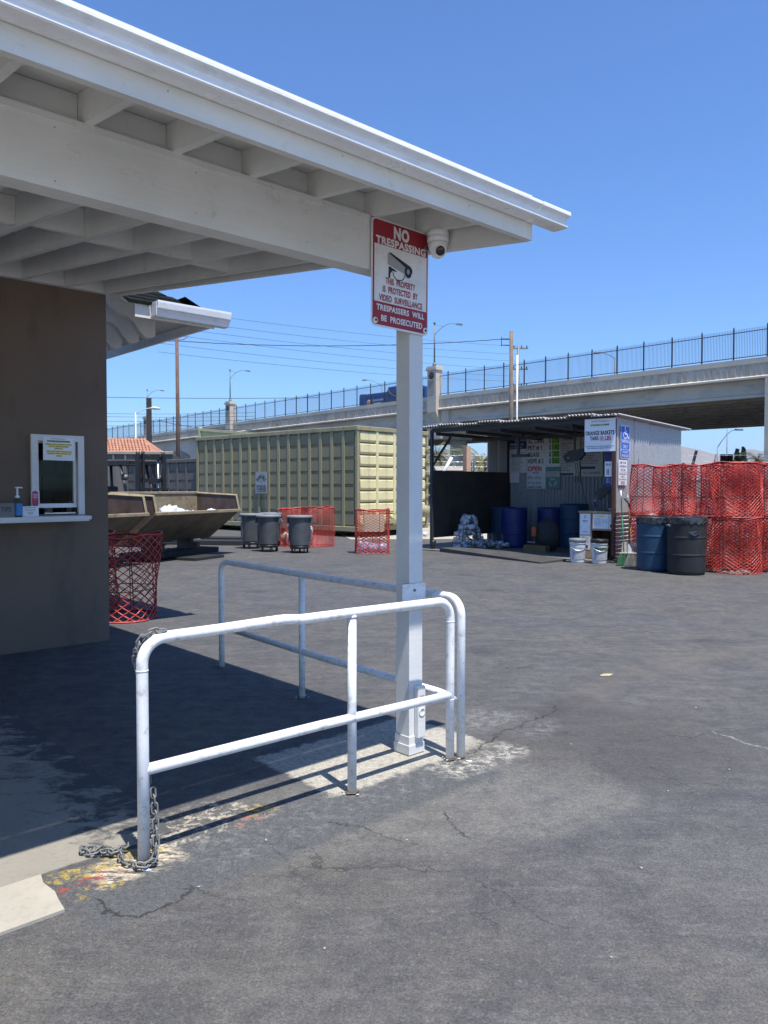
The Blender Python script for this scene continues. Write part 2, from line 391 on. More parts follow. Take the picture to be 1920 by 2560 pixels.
M_steel = paint('bright_steel', (.5, .5, .5), .3, .9)
M_zinc = paint('galvanised_chain', (.22, .22, .21), .6, .4, dirt=(.15, .13, .11), dirt_amt=.5, dsc=30)
M_red_net = paint('orange_red_netting', (.50, .042, .028), .55, var=.32, sc=5, dirt=(.35, .10, .08), dirt_amt=.5, dsc=8)
M_wire = paint('rusty_frame_wire', (.045, .03, .026), .7)
M_cy = paint('khaki_shaded_frame_paint', (.30, .265, .15), .55, var=.12, sc=1.2, dirt=(.13, .085, .05), dirt_amt=.8, dsc=2.6, stretch=(1.5, 1.5, .25))
M_cyd = paint('khaki_shaded_side_panel', (.235, .205, .115), .6, var=.15, sc=1.0, dirt=(.14, .10, .065), dirt_amt=.75, dsc=2.2, stretch=(1.5, 1.5, .25))  # frame and side panels: the khaki with shade mixed into the colour
M_cye = paint('khaki_sunlit_end_paint', (.66, .59, .33), .5, var=.12, sc=1.2, dirt=(.22, .15, .08), dirt_amt=.75, dsc=2.6, stretch=(1.5, 1.5, .25))  # same khaki as a sunlit copy, brightened for the end face
M_cg = paint('taupe_container_paint', (.135, .118, .105), .65, var=.15, sc=1, dirt=(.08, .06, .05), dirt_amt=.5)
M_cb = paint('beige_container_paint', (.30, .27, .21), .65, var=.12, sc=1, dirt=(.15, .12, .09), dirt_amt=.4)
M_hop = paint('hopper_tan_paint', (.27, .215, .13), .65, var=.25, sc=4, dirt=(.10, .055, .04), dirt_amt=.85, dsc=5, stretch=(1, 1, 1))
M_hopf = paint('hopper_shaded_front_paint', (.125, .10, .068), .7, var=.3, sc=3, dirt=(.05, .035, .028), dirt_amt=.85, dsc=4, stretch=(1, 1, 1))  # hopper tan darkened to paint in shade on the down-facing plate
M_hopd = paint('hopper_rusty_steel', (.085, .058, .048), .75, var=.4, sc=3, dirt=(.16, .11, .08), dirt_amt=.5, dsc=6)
M_bag = paint('crumpled_white_plastic', (.58, .60, .64), .35, var=.1, sc=20)
M_grey = paint('grey_bin_plastic', (.075, .083, .092), .45, var=.12, sc=5, dirt=(.17, .17, .16), dirt_amt=.3, dsc=8)
M_greyrim = paint('grey_bin_rim', (.20, .21, .215), .45)
M_dblue = paint('blue_drum_plastic', (.008, .045, .10), .5, var=.12, sc=3, dirt=(.04, .07, .11), dirt_amt=.3, dsc=7)
M_bblue = paint('deep_blue_drum_plastic', (.008, .02, .13), .5, var=.12, sc=3)
M_bdrum = paint('black_drum_plastic', (.011, .012, .014), .62, var=.2, sc=3, dirt=(.05, .048, .045), dirt_amt=.5, dsc=4)
M_film = paint('black_bin_liner', (.03, .03, .032), .18, spec=.8)
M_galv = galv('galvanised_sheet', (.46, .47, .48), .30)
M_galv_in = galv('galvanised_sheet_inner', (.34, .355, .37), .3)  # darker grey sheet for the back and left walls
M_galv_rust = galv('rusty_corrugated_sheet', (.60, .57, .52), .7, .05, .42)
M_roof = galv('weathered_roof_sheet', (.5, .5, .5), .3)
M_frame = paint('dark_steel_frame', (.028, .034, .04), .6, var=.2)
M_ply = paint('dark_plywood', (.035, .03, .026), .85, var=.35, sc=3, dirt=(.08, .055, .04), dirt_amt=.6, dsc=3)
M_brown = paint('brown_timber', (.085, .04, .028), .8, var=.3)
M_polew = paint('utility_pole_wood', (.16, .095, .065), .85, var=.35, sc=2, dirt=(.06, .04, .03), dirt_amt=.7, dsc=4, stretch=(3, 3, .15))
M_polet = paint('tan_pole_wood', (.19, .145, .11), .85, var=.25, sc=2, dirt=(.12, .09, .07), dirt_amt=.5, dsc=4, stretch=(3, 3, .15))
M_cable = paint('black_cable', (.03, .03, .032), .7)
M_lamp = paint('grey_lamp_steel', (.16, .18, .2), .5, .2)
M_fence = paint('black_fence_paint', (.022, .026, .036), .5)
M_pick = paint('blue_black_picket_paint', (.05, .068, .10), .5)
M_paper = paint('white_paper', (.80, .82, .86), .8, var=.04)
M_board = paint('white_sign_board', (.74, .745, .76), .5, var=.07, sc=6, dirt=(.45, .45, .45), dirt_amt=.5, dsc=9, stretch=(1, 1, 1))
M_board2 = paint('cream_sign_board', (.55, .54, .49), .6, var=.06)
M_red = paint('maroon_sign_print', (.33, .018, .035), .5, var=.08)
M_ink = paint('black_print', (.012, .014, .025), .6)
M_navy = paint('navy_print', (.012, .02, .13), .5)
M_inkred = paint('red_print', (.50, .02, .02), .6)
M_hcblue = paint('blue_parking_sign', (.015, .11, .52), .45, var=.06)
M_green = paint('green_price_card', (.20, .50, .045), .6)
M_mint = paint('mint_notice', (.16, .30, .27), .7)
M_yel = paint('yellow_highlighter', (.72, .62, .10), .7)
M_tile = paint('terracotta_roof_tile', (.40, .19, .12), .85, var=.25, sc=3, dirt=(.28, .10, .06), dirt_amt=.6, dsc=4)
M_leaf = paint('dark_green_leaf', (.028, .05, .02), .7, var=.5, sc=2)
M_palm = paint('date_palm_frond', (.16, .155, .06), .7, var=.4, sc=1)
M_palmg = paint('green_palm_frond', (.05, .085, .035), .7, var=.4, sc=1)
M_trunk = paint('palm_trunk_bark', (.10, .075, .055), .9, var=.4, sc=4)
M_hill = paint('bare_scrub_hill', (.20, .17, .14), .95, var=.3, sc=.002, dirt=(.09, .09, .06), dirt_amt=.6, dsc=.004, stretch=(1, 1, 1))
M_truck = paint('blue_truck_paint', (.015, .07, .26), .4)
M_glass = glass('window_glass')
M_glassd = paint('dark_glass', (.02, .025, .03), .08)
M_bucket = paint('white_bucket_plastic', (.62, .63, .64), .4, var=.06, dirt=(.35, .34, .32), dirt_amt=.4)
M_card = paint('cardboard', (.36, .26, .16), .85)

# ================================================================ ground
g = MB(); g.quad((-6000, -400, 0), (6000, -400, 0), (6000, 9000, 0), (-6000, 9000, 0)); structure('ground', g, M_asph)
g = MB(); g.quad((-40, -60, .008), (60, -60, .008), (60, -1.6, .008), (-40, -1.6, .008)); structure('bounce_ground', g, paint('pale_bounce_ground', (.46, .43, .37), .85, var=.1, sc=.5, dirt=(.25, .23, .2), dirt_amt=.4, dsc=1.5, stretch=(1, 1, 1)))  # unseen pale ground added behind the camera to bounce sunlight forward
def slab(poly, z, h, n_edge=0):
    m = MB(); q = random.Random(3); pts = []
    for i in range(len(poly)):
        a = poly[i]; b_ = poly[(i + 1) % len(poly)]; L = math.dist(a, b_); k = max(1, int(L / .07)) if n_edge and L < 6 else 1
        for j in range(k):
            t = j / k; pts.append((a[0] + (b_[0] - a[0]) * t + (q.uniform(-.012, .012) if k > 1 else 0), a[1] + (b_[1] - a[1]) * t + (q.uniform(-.012, .012) if k > 1 else 0)))
    P = [ab(*p) for p in pts]; n = len(P)
    m.add([(p[0], p[1], z) for p in P] + [(p[0], p[1], z - h) for p in P], [tuple(range(n))] + [(i, i + n, (i + 1) % n + n, (i + 1) % n) for i in range(n)])
    return m
structure('walkway', slab([(-9, 3.165), (1.63, 3.165), (1.66, 4.0), (1.69, 5.4), (1.75, 7.65), (-9, 7.65)], .006, .02, 1), M_walk)
structure('walkway_slab', slab([(-9, 2.83), (1.03, 2.83), (1.05, 3.155), (-9, 3.155)], .012, .02, 1), M_slab)
# hut floor and far yard apron
m = MB(); P = [uv(-.25, -.1), uv(4.2, -.1), uv(4.2, 5.6), uv(-.25, 5.3)]
m.quad(*[(p[0], p[1], .02) for p in P]); structure('hut_floor', m, paint('hut_floor_concrete', (.13, .125, .12), .85, var=.25, sc=2, dirt=(.05, .05, .05), dirt_amt=.6, dsc=3, stretch=(1, 1, 1)))
m = MB(); P = [(-1.0, 23.2), (9, 23.6), (9, 34), (-3, 34)]
m.quad(*[(p[0], p[1], .006) for p in P]); structure('yard_apron', m, paint('pale_yard_concrete', (.38, .34, .28), .9, var=.2, sc=.8, dirt=(.2, .17, .14), dirt_amt=.6, dsc=2, stretch=(1, 1, 1)))
# hills far off
def hill(name, x0, x1, y, pts, seed):
    q = random.Random(seed); m = MB(); n = 90; vs = []; fs = []; rows = 7
    for i in range(n + 1):
        t = i / n; x = x0 + (x1 - x0) * t
        for k in range(len(pts) - 1):
            if pts[k][0] <= t <= pts[k + 1][0]:
                f = (t - pts[k][0]) / (pts[k + 1][0] - pts[k][0]); f = f * f * (3 - 2 * f); hh = pts[k][1] + (pts[k + 1][1] - pts[k][1]) * f
        hh *= 1 + .03 * math.sin(t * 60 + seed) + .02 * math.sin(t * 133)
        for r in range(rows):
            s = r / (rows - 1); vs.append((x, y - 900 * (1 - s) + 60 * math.sin(t * 40 + r), hh * s ** 1.3 + q.uniform(-3, 3) * s * (1 - s) * 4))
    for i in range(n):
        for r in range(rows - 1): a = i * rows + r; fs.append((a, a + rows, a + rows + 1, a + 1))
    m.add(vs, fs, True); structure(name, m, M_hill)
hill('hills', 100, 4600, 5200, [(0, 190), (.25, 230), (.4, 300), (.44, 262), (.49, 215), (.53, 262), (.6, 240), (.75, 285), (1, 180)], 3)
hill('far_hills', -5000, 700, 5600, [(0, 120), (.3, 200), (.6, 160), (.85, 290), (.95, 260), (1, 210)], 8)

# ================================================================ bridge
BO = Vector((27.4, 55)); BQ = Vector((-.667, .745)); BN = Vector((.745, .667))
ZK = [(-120, 9.6), (-60, 10.6), (0, 10.9), (32, 11.02), (74, 10.8), (118, 10.35), (180, 8.9), (260, 6.0), (330, 4.0)]
def bz(t):
    for k in range(len(ZK) - 1):
        if t <= ZK[k + 1][0] or k == len(ZK) - 2:
            f = (t - ZK[k][0]) / (ZK[k + 1][0] - ZK[k][0]); return ZK[k][1] + (ZK[k + 1][1] - ZK[k][1]) * f
def bp(t, n, z): p = BO + BQ * t + BN * n; return (p.x, p.y, z)
def run(m, prof, t0, t1, step=6.):
    """prof: closed (n, dz from parapet top) outline pushed along the road"""
    N = max(1, int(round((t1 - t0) / step))); k = len(prof); vs = []; fs = []
    for i in range(N + 1):
        t = t0 + (t1 - t0) * i / N
        for n_, d in prof: vs.append(bp(t, n_, bz(t) + d))
    for i in range(N):
        for j in range(k): q = (j + 1) % k; fs.append((i * k + j, i * k + q, i * k + k + q, i * k + k + j))
    fs.append(tuple(range(k - 1, -1, -1))); fs.append(tuple(range(N * k, N * k + k)))
    m.add(vs, fs)
bridge = thing('bridge', 'long grey concrete road bridge climbing across behind the yard', 'bridge', (0, 0, 0))
m = MB(); run(m, [(0, 0), (.28, 0), (.28, -1.35), (.5, -1.35), (.5, -1.5), (-.12, -1.5), (-.12, -1.36), (0, -1.3), (.06, -1.25), (.06, -.45), (0, -.38)], -120, 330); obj('parapet', m, M_bridge, bridge)
m = MB(); run(m, [(28.7, 0), (29, 0), (29, -1.5), (28.7, -1.5)], -120, 330); obj('parapet', m, M_bridge, bridge)
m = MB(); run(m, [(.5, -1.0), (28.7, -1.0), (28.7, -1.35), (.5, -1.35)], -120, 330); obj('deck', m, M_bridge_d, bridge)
for k in range(12):
    n0 = .55 + k * 2.5; w = .28
    m = MB(); run(m, [(n0, -1.352 - (.15 if k == 0 else 0)), (n0 + w, -1.352), (n0 + w, -2.5), (n0 + w + .2, -2.62), (n0 + w + .2, -2.8), (n0 - .2, -2.8), (n0 - .2, -2.62), (n0, -2.5)], .35, 66, 8)
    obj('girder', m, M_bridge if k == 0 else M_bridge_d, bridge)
    if k == 0:
        m = MB(); run(m, [(n0, -1.502), (n0 + w, -1.502), (n0 + w, -2.5), (n0 + w + .2, -2.8), (n0 - .2, -2.8), (n0, -2.5)], -120, -1.95, 8); obj('girder', m, M_bridge, bridge)
# short upright flutes cast in the parapet
m = MB(); q = random.Random(5); t = -8.
while t < 160:
    w = q.choice((.16, .22, .3, .42)); z = bz(t)
    p = [bp(t, .062, z - .5), bp(t + w, .062, z - .5), bp(t + w, .062, z - 1.18), bp(t, .062, z - 1.18)]
    o_ = [bp(t + .02, .012, z - .5), bp(t + w - .02, .012, z - .5), bp(t + w - .02, .012, z - 1.18), bp(t + .02, .012, z - 1.18)]
    m.add(p + o_, [(4, 5, 6, 7), (0, 1, 5, 4), (1, 2, 6, 5), (2, 3, 7, 6), (3, 0, 4, 7)])
    t += w + q.choice((.12, .18, .25, .5))
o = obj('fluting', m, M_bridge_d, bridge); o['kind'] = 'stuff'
def rot_box(m, t0, t1, n0, n1, z0, z1):
    vs = [bp(t, n_, z) for z in (z0, z1) for n_ in (n0, n1) for t in (t0, t1)]
    m.add(vs, [(0, 2, 3, 1), (4, 5, 7, 6), (0, 1, 5, 4), (2, 6, 7, 3), (0, 4, 6, 2), (1, 3, 7, 5)])
m = MB(); rot_box(m, -1.9, .3, -.18, 28.6, 0, 9.36); obj('pier', m, M_bridge, bridge)
m = MB(); rot_box(m, 32.2, 34.2, -.2, 28.6, 6.6, 8.2); obj('bent_cap', m, M_bridge, bridge)
m = MB(); rot_box(m, 31.6, 34.9, .3, 1.3, 8.2, 9.5); obj('end_block', m, M_bridge, bridge)
for n_ in (3.6, 14.2, 24.8):
    m = MB(); c = bp(33.2, n_, 0); m.tube([c, (c[0], c[1], 6.6)], .92, 24); obj('column', m, M_bridge, bridge)
m = MB(); run(m, [(.55, -1.502), (28.4, -1.502), (28.4, -12), (.55, -12)], 66, 330); obj('abutment_wall', m, M_bridge, bridge)
# arched panels on the abutment wall, faced in blocks
for tt in [70, 80.5, 91, 101.5, 112, 122.5, 133, 143.5]:
    zt = bz(tt) - 3.0; m = MB(); vs = []; n = 14
    arc = [(tt - 4.4, 0), (tt - 4.4, zt - 1.7)] + [(tt - 4.4 * math.cos(PI * i / n), zt - 1.7 + 1.5 * math.sin(PI * i / n)) for i in range(1, n)] + [(tt + 4.4, zt - 1.7), (tt + 4.4, 0)]
    m.add([bp(a, .5, z) for a, z in arc] + [bp(a, .56, z) for a, z in arc], [tuple(range(len(arc)))] + [(i, i + 1, i + 1 + len(arc), i + len(arc)) for i in range(len(arc) - 1)])
    pn = obj('arch_panel', m, paint('arch_block_facing', (.25, .22, .19), .9, var=.25, sc=1.2), bridge)
    m = MB(); q = random.Random(int(tt)); z = .5; row = 0
    while z < zt - .7:
        a = tt - 4.2 + (.35 if row % 2 else 0)
        while a + .7 < tt + 4.2:
            f = (a + .35 - tt) / 4.4
            if z + .36 < zt - 1.7 + 1.5 * math.sqrt(max(0, 1 - f * f)): rot_box(m, a, a + .66, .47, .499, z, z + .32)
            a += .7
        z += .36; row += 1
    if m.v: obj('block_facing', m, paint('arch_block_tan', (.29, .255, .215), .9, var=.3, sc=.8), pn, kind='stuff')
# the tall railing on the bridge
fence = thing('bridge_railing', 'tall dark picket railing along the near edge of the bridge', 'railing', (0, 0, 0))
me_post = None; t = -18.9
while t < 245:
    p = bp(t, .14, bz(t))
    if me_post is None:
        mm = MB(); mm.box(-.04, .04, -.04, .04, 0, 2.3); mm.lathe([(.06, 2.3), (.03, 2.4), (.0, 2.42)], 6); me_post = mesh_of('post', mm, M_fence)
    q_ = inst('post', me_post, fence, p, (0, 0, math.atan2(BQ.y, BQ.x))); t += 2.4
for dz in (.16, 1.98):
    m = MB(); N = 50
    m.tube([bp(-19 + 265 * i / N, .14, bz(-19 + 265 * i / N) + dz) for i in range(N + 1)], .032, 4, smooth=False); obj('rail', m, M_fence, fence)
m = MB(); t = -18.9
while t < 200:
    st = .115 if t < 60 else .17
    z = bz(t); a = bp(t, .14, z + .1); w = .014 if t < 60 else .018
    b0 = bp(t - w, .14, z + .1); b1 = bp(t + w, .14, z + .1); c0 = bp(t, .14 + w, z + .1)
    m.add([b0, b1, c0, (b0[0], b0[1], z + 2.22), (b1[0], b1[1], z + 2.22), (c0[0], c0[1], z + 2.22)], [(0, 1, 4, 3), (1, 2, 5, 4), (2, 0, 3, 5)])
    t += st
obj('picket', m, M_pick, fence, kind='stuff')
# far-side railing
fence2 = thing('far_bridge_railing', 'far picket railing on the other edge of the bridge', 'railing', (0, 0, 0))
m = MB(); m.tube([bp(-19 + 5.3 * i, 28.85, bz(-19 + 5.3 * i) + 1.2) for i in range(51)], .03, 4, smooth=False); obj('rail', m, M_pick, fence2)
m = MB(); t = -18
while t < 200: rot_box(m, t, t + .05, 28.82, 28.88, bz(t), bz(t) + 1.2); t += 2.4
obj('post', m, M_pick, fence2, kind='stuff')
# pilasters with their lamps
def lamp_arm(m, base, h, reach, s=1.):
    x, y, z = base
    m.tube([(x, y, z), (x, y, z + .35)], .2 * s, 10); m.tube([(x, y, z + .3), (x, y, z + h)], [.09 * s, .06 * s], 8)
    m.lathe([(.0, 0), (.11 * s, .04), (.12 * s, .2), (.05 * s, .3)], 8, (x, y, z + h))
    pts = []
    for i in range(11):
        f = i / 10; pts.append((x + reach * f, y, z + h - 1.15 + 1.25 * math.sin(f * PI * .62) ** .8 if f > 0 else z + h - 1.15))
    m.tube(pts, .035 * s, 6)
    m.tube([(x, y, z + h - .05), (x + reach * .18, y, z + h - .1), (x + reach * .4, y, pts[4][2])], .02 * s, 5)
    e = pts[-1]
    return e
for i, (tt, lab) in enumerate([(33.3, 'pale concrete pilaster on the bridge just right of the white corner post'),
                               (73.8, 'pale concrete pilaster on the bridge above the khaki container'),
                               (100.6, 'small far pilaster on the bridge behind the dark square column'),
                               (-9.5, 'concrete pilaster on the bridge beyond the right edge pier')]):
    z = bz(tt); c = bp(tt, 0, 0)
    pil = thing('bridge_pilaster', lab, 'pilaster', (c[0], c[1], z - 1.7), math.atan2(-BQ.y, -BQ.x), 'pilasters along the bridge')
    m = MB(); m.box(-.62, .62, -.42, .5, 0, 4.3); obj('shaft', m, M_bridge, pil)
    m = MB(); m.box(-.74, .74, -.54, .62, 4.3, 4.55); m.box(-.68, .68, -.48, .56, 4.55, 4.72); obj('cap', m, M_bridge, pil)
    m = MB()
    m.add([(-.62, -.42, 0), (.62, -.42, 0), (.62, .3, 0), (-.62, .3, 0), (-.62, .28, -1.25), (.62, .28, -1.25), (.62, .3, -1.25), (-.62, .3, -1.25)], [(0, 1, 5, 4), (1, 2, 6, 5), (2, 3, 7, 6), (3, 0, 4, 7), (4, 5, 6, 7)])
    obj('corbel', m, M_bridge, pil)
    for sy in (-.43, ):
        m = MB(); m.box(-.4, .4, sy - .02, sy, 2.1, 3.2); obj('panel', m, M_bridge_d, pil)
    m = MB(); m.lathe([(.32, 0), (.36, .03), (.3, .06)], 20, M=Matrix.Translation((0, -.45, 3.75)) @ Matrix.Rotation(PI / 2, 4, 'X')); obj('medallion', m, paint('bronze_medallion', (.08, .035, .03), .5), pil)
    lam = thing('street_lamp', ['street lamp on the pilaster beside the white corner post', 'street lamp on the pilaster above the khaki container', 'street lamp rising behind the dark square column',
                                'street lamp on the pilaster past the right edge pier'][i], 'street lamp', (c[0], c[1], z + 3.02), 0, 'lamps standing on the bridge pilasters')
    m = MB(); e = lamp_arm(m, (0, 0, 0), 4.3, 2.3); obj('pole', m, M_lamp, lam)
    m = MB(); m.prism([(e[0] - .1, e[2] - .06), (e[0] + .5, e[2] - .14), (e[0] + .62, e[2] - .06), (e[0] + .4, e[2] + .06), (e[0] - .1, e[2] + .05)], 'y', -.13, .13); obj('lamp_head', m, M_lamp, lam)
# lamps on the far side of the bridge
def cobra(name_lab, x, y, z0, h, reach, s=1., mat=M_lamp):
    lam = thing('street_light', name_lab, 'street light', (x, y, z0))
    m = MB(); m.tube([(0, 0, 0), (0, 0, h)], [.11 * s, .07 * s], 8)
    pts = [(0, 0, h - .1)] + [(reach * f, 0, h - .1 + abs(reach) * .38 * math.sin(f * PI / 2)) for f in (.2, .4, .6, .8, 1)]
    m.tube(pts, .04 * s, 6); obj('pole', m, mat, lam); e = pts[-1]; sg = 1 if reach > 0 else -1
    m = MB(); m.tube([(e[0] - .05 * sg, 0, e[2]), (e[0] + .3 * sg, 0, e[2] + .02), (e[0] + .75 * sg, 0, e[2] - .04)], [.06 * s, .16 * s, .09 * s], 8); obj('lamp_head', m, mat, lam)
    return lam
cobra('cobra-head street light leaning left, behind the picket railing', (1534 - 960) / 1930 * 86, 86, 10, 6.0, -1.6)
cobra('street light with a left-reaching arm above the blue truck', -.3, 118, 10, 7.2, -2.3)
# blue truck on the bridge
tr = bp(45.6, 5.0, bz(44) - 1.15)
truck = thing('garbage_truck', 'dark blue refuse truck driving over the bridge, seen through the railing', 'truck', tr, math.atan2(-BQ.y, -BQ.x)); truck.scale = (-1, 1, 1)
m = MB(); m.prism([(-4.6, .7), (4.0, .7), (4.2, 1.2), (4.15, 3.0), (3.8, 3.15), (3.6, 3.05), (-1.0, 3.0), (-1.1, 3.5), (-4.6, 3.6)], 'y', -1.25, 1.25); obj('body', m, M_truck, truck)
m = MB(); m.bev(-7.2, -4.9, -1.2, 1.2, .6, 3.1, .12); c_ = obj('cab', m, M_truck, truck)
m = MB(); m.box(-7.0, -5.3, -1.215, -1.202, 1.9, 2.8); obj('window', m, M_glassd, c_)
m = MB(); m.box(-4.6, 3.9, -1.3, -1.252, 2.75, 2.9); m.box(3.0, 3.15, -1.3, -1.252, .8, 3.1); m.box(-1.1, -.9, -1.3, -1.252, .8, 3.1); obj('rib', m, paint('light_blue_rib', (.05, .10, .22), .5), truck)
m = MB(); m.tube([(-2.0, -1.35, 1.0), (-2.6, -1.4, 2.2), (-3.4, -1.4, 3.5), (-4.1, -1.4, 3.7)], .13, 6); m.tube([(-2.6, -1.4, 2.2), (-1.6, -1.4, 2.7), (-1.2, -1.4, 3.2)], .1, 6); obj('lift_arm', m, paint('lift_arm_dark', (.06, .05, .04), .6), truck)
m = MB(); m.lathe([(.36, 0), (.40, .02), (.33, .05)], 18, M=Matrix.Translation((2.4, -1.25, 1.95)) @ Matrix.Rotation(PI / 2, 4, 'X')); obj('logo_disc', m, paint('tan_logo', (.45, .30, .24), .5), truck)
m = MB(); m.box(-.2, 1.7, -1.262, -1.255, 2.1, 2.3); m.box(.2, 1.5, -1.262, -1.255, 1.75, 1.9); obj('door_print', m, paint('pale_print', (.4, .42, .45), .5), truck)
for wx in (-6.0, .2, 1.5):
    m = MB(); m.lathe([(.3, -.32), (.5, -.3), (.5, 0), (.3, .02)], 18, M=Matrix.Translation((wx, -1.05, .5)) @ Matrix.Rotation(PI / 2, 4, 'X')); obj('wheel', m, M_rubber, truck)
m = MB(); m.box(-3.0, -2.4, -1.33, -1.27, .8, 1.3); obj('red_marker', m, M_inkred, truck)

# ================================================================ poles and wires
def pole(lab, x, y, h, r0, r1, mat, name='utility_pole'):
    p = thing(name, lab, 'utility pole', (x, y, 0)); m = MB(); m.tube([(0, 0, 0), (.03, 0, h * .5), (0, 0, h)], [r0, (r0 + r1) / 2, r1], 12); obj('pole', m, mat, p); return p
pl = pole('reddish brown wooden utility pole behind the forklift', -16.0, 60, 13.9, .17, .13, M_polew)
for s in (-1, 1):
    m = MB(); m.tube([(0, 0, 12.95), (s * .5, 0, 13.0), (s * .9, 0, 13.25)], .025, 5); obj('bracket', m, M_cable, pl)
pm = pole('grey brown wooden utility pole rising behind the tin hut', 9.83, 60, 13.65, .18, .15, M_polet)
m = MB(); m.box(-.75, .1, -.05, .05, 13.0, 13.08); m.box(-.75, .1, -.05, .05, 12.55, 12.6); m.box(-.78, -.74, -.05, .05, 12.5, 13.2); obj('bracket', m, M_cable, pm)
m = MB(); m.bev(.12, .42, -.15, .15, 4.8, 5.9, .03); obj('transformer_box', m, M_lamp, pm)
m = MB(); m.tube([(.45, -.1, 0), (.45, -.1, 11.8)], .07, 8); obj('conduit', m, paint('white_conduit', (.72, .7, .66), .5), pm)
pc = pole('grey cross-armed power pole behind the bridge railing', (1294 - 960) / 1930 * 120, 120, 23.6, .22, .17, M_lamp)
for zz in (23.0, 19.8, 17.2):
    m = MB(); m.box(-.9, 1.5, -.08, .08, zz, zz + .2); ar = obj('crossarm', m, M_lamp, pc)
    m = MB()
    for xx in (-.7, .5, 1.3): m.tube([(xx, 0, zz + .2), (xx, 0, zz + .55)], .09, 6)
    obj('insulator', m, M_cable, ar)
sq = solo('square_column', MB().bev(-.24, .24, -.24, .24, 0, 10.6, .02), paint('dark_brown_steel', (.035, .028, .026), .7), 'dark square steel column left of the wooden pole', 'column', ((374.5 - 960) / 1930 * 78, 78, 0), .4)
cobra('white street light with a curved arm above the red tiled roof', (341 - 960) / 1930 * 58, 58, 0, 7.2, 1.1, .8, paint('white_lamp_paint', (.6, .6, .58), .5))
def wire(name, lab, pts, r, sag=.0, n=16, grp=None, wob=0):
    m = MB(); a, b_ = Vector(pts[0]), Vector(pts[1]); L = []
    for i in range(n + 1):
        f = i / n; p = a.lerp(b_, f); p.z -= sag * 4 * f * (1 - f)
        if wob and 0 < i < n: p.z += wob * math.sin(i * 2.4)
        L.append(p)
    m.tube(L, r, 4, smooth=False); return solo(name, m, M_cable, lab, 'cable', group=grp)
wire('cable', 'thick twisted cable strung between the two wooden utility poles', [(-16.0, 60, 12.9), (9.2, 60, 13.05)], .028, .45, 60, wob=.01)
wire('cable', 'thick cable running left from the brown pole past the booth', [(-16.0, 60, 12.9), (-34, 55, 13.6)], .028, .5, 20)
G_w = 'thin power lines behind the brown pole'
q = random.Random(2)
WLS = ['highest of the six thin power lines sloping down to the right', 'second highest of the six sloping thin power lines', 'third from the top of the six sloping thin power lines', 'fourth from the top of the six sloping thin power lines', 'second lowest of the six sloping thin power lines', 'lowest of the six thin power lines sloping down to the right']
for i, (y0, y1) in enumerate([(775, 868), (798, 888), (818, 905), (835, 925), (860, 942), (882, 955)]):
    D0, D1 = 75., 125.
    wire('power_line', WLS[i], [((400 - 960) / 1930 * D0, D0, 1.55 + (1220 - y0) * D0 / 1930), ((1296 - 960) / 1930 * D1, D1, 1.55 + (1220 - y1) * D1 / 1930)], .017, .5, 20, G_w)
WL2 = ['highest level power line on the left, well above the railing', 'upper of the close pair of level power lines at the railing top', 'lower of the close pair of level power lines at the railing top', 'level power line just under the close pair on the left', 'lowest level power line, close above the tiled roof']
for i, (y0, y1) in enumerate([(992, 995), (1033, 1032), (1040, 1041), (1052, 1050), (1064, 1060)]):
    wire('power_line', WL2[i], [((180 - 960) / 1930 * 90, 90, 1.55 + (1220 - y0) * 90 / 1930), ((640 + 160 * (i == 0) - 960) / 1930 * 90, 90, 1.55 + (1220 - y1) * 90 / 1930)], .02 if i else .03, .15, 10, 'level power lines on the left')
wire('cable', 'dark service cable slanting from the dark column down to the container', [(-22.5, 76, 8.3), (-5, 40, 4.6)], .022, .4, 12)

# ================================================================ far things left and right
hs = thing('tiled_house', 'low house with a terracotta tiled roof behind the containers', 'house', (-15.5, 46, 0), .05)
m = MB(); m.box(-7, 1.9, 0, 6, 0, 3.0); obj('wall', m, paint('house_wall', (.35, .28, .2), .9), hs)
m = MB(); m.quad((-7.6, -.5, 2.9), (2.5, -.5, 2.9), (.6, 3, 4.6), (-7.6, 3, 4.6)); m.quad((2.5, -.5, 2.9), (2.5, 6.5, 2.9), (.6, 3, 4.6), (.6, 3, 4.6)); rf = obj('roof', m, M_tile, hs)
m = MB()
for r in range(13):
    f = r / 13; y = -.55 + 3.5 * f; z = 2.94 + 1.7 * f; xe = 2.45 - 1.9 * f; x = -7.6 + (.1 if r % 2 else 0)
    while x + .2 < xe:
        vs = []
        for yy, zz in ((y, z), (y + .3, z + .13)):
            for k in range(4): a = PI * k / 3; vs.append((x + .1 - .095 * math.cos(a), yy, zz + .08 * math.sin(a)))
        m.add(vs, [(0, 1, 5, 4), (1, 2, 6, 5), (2, 3, 7, 6)], True); x += .2
obj('tile', m, M_tile, rf, kind='stuff')
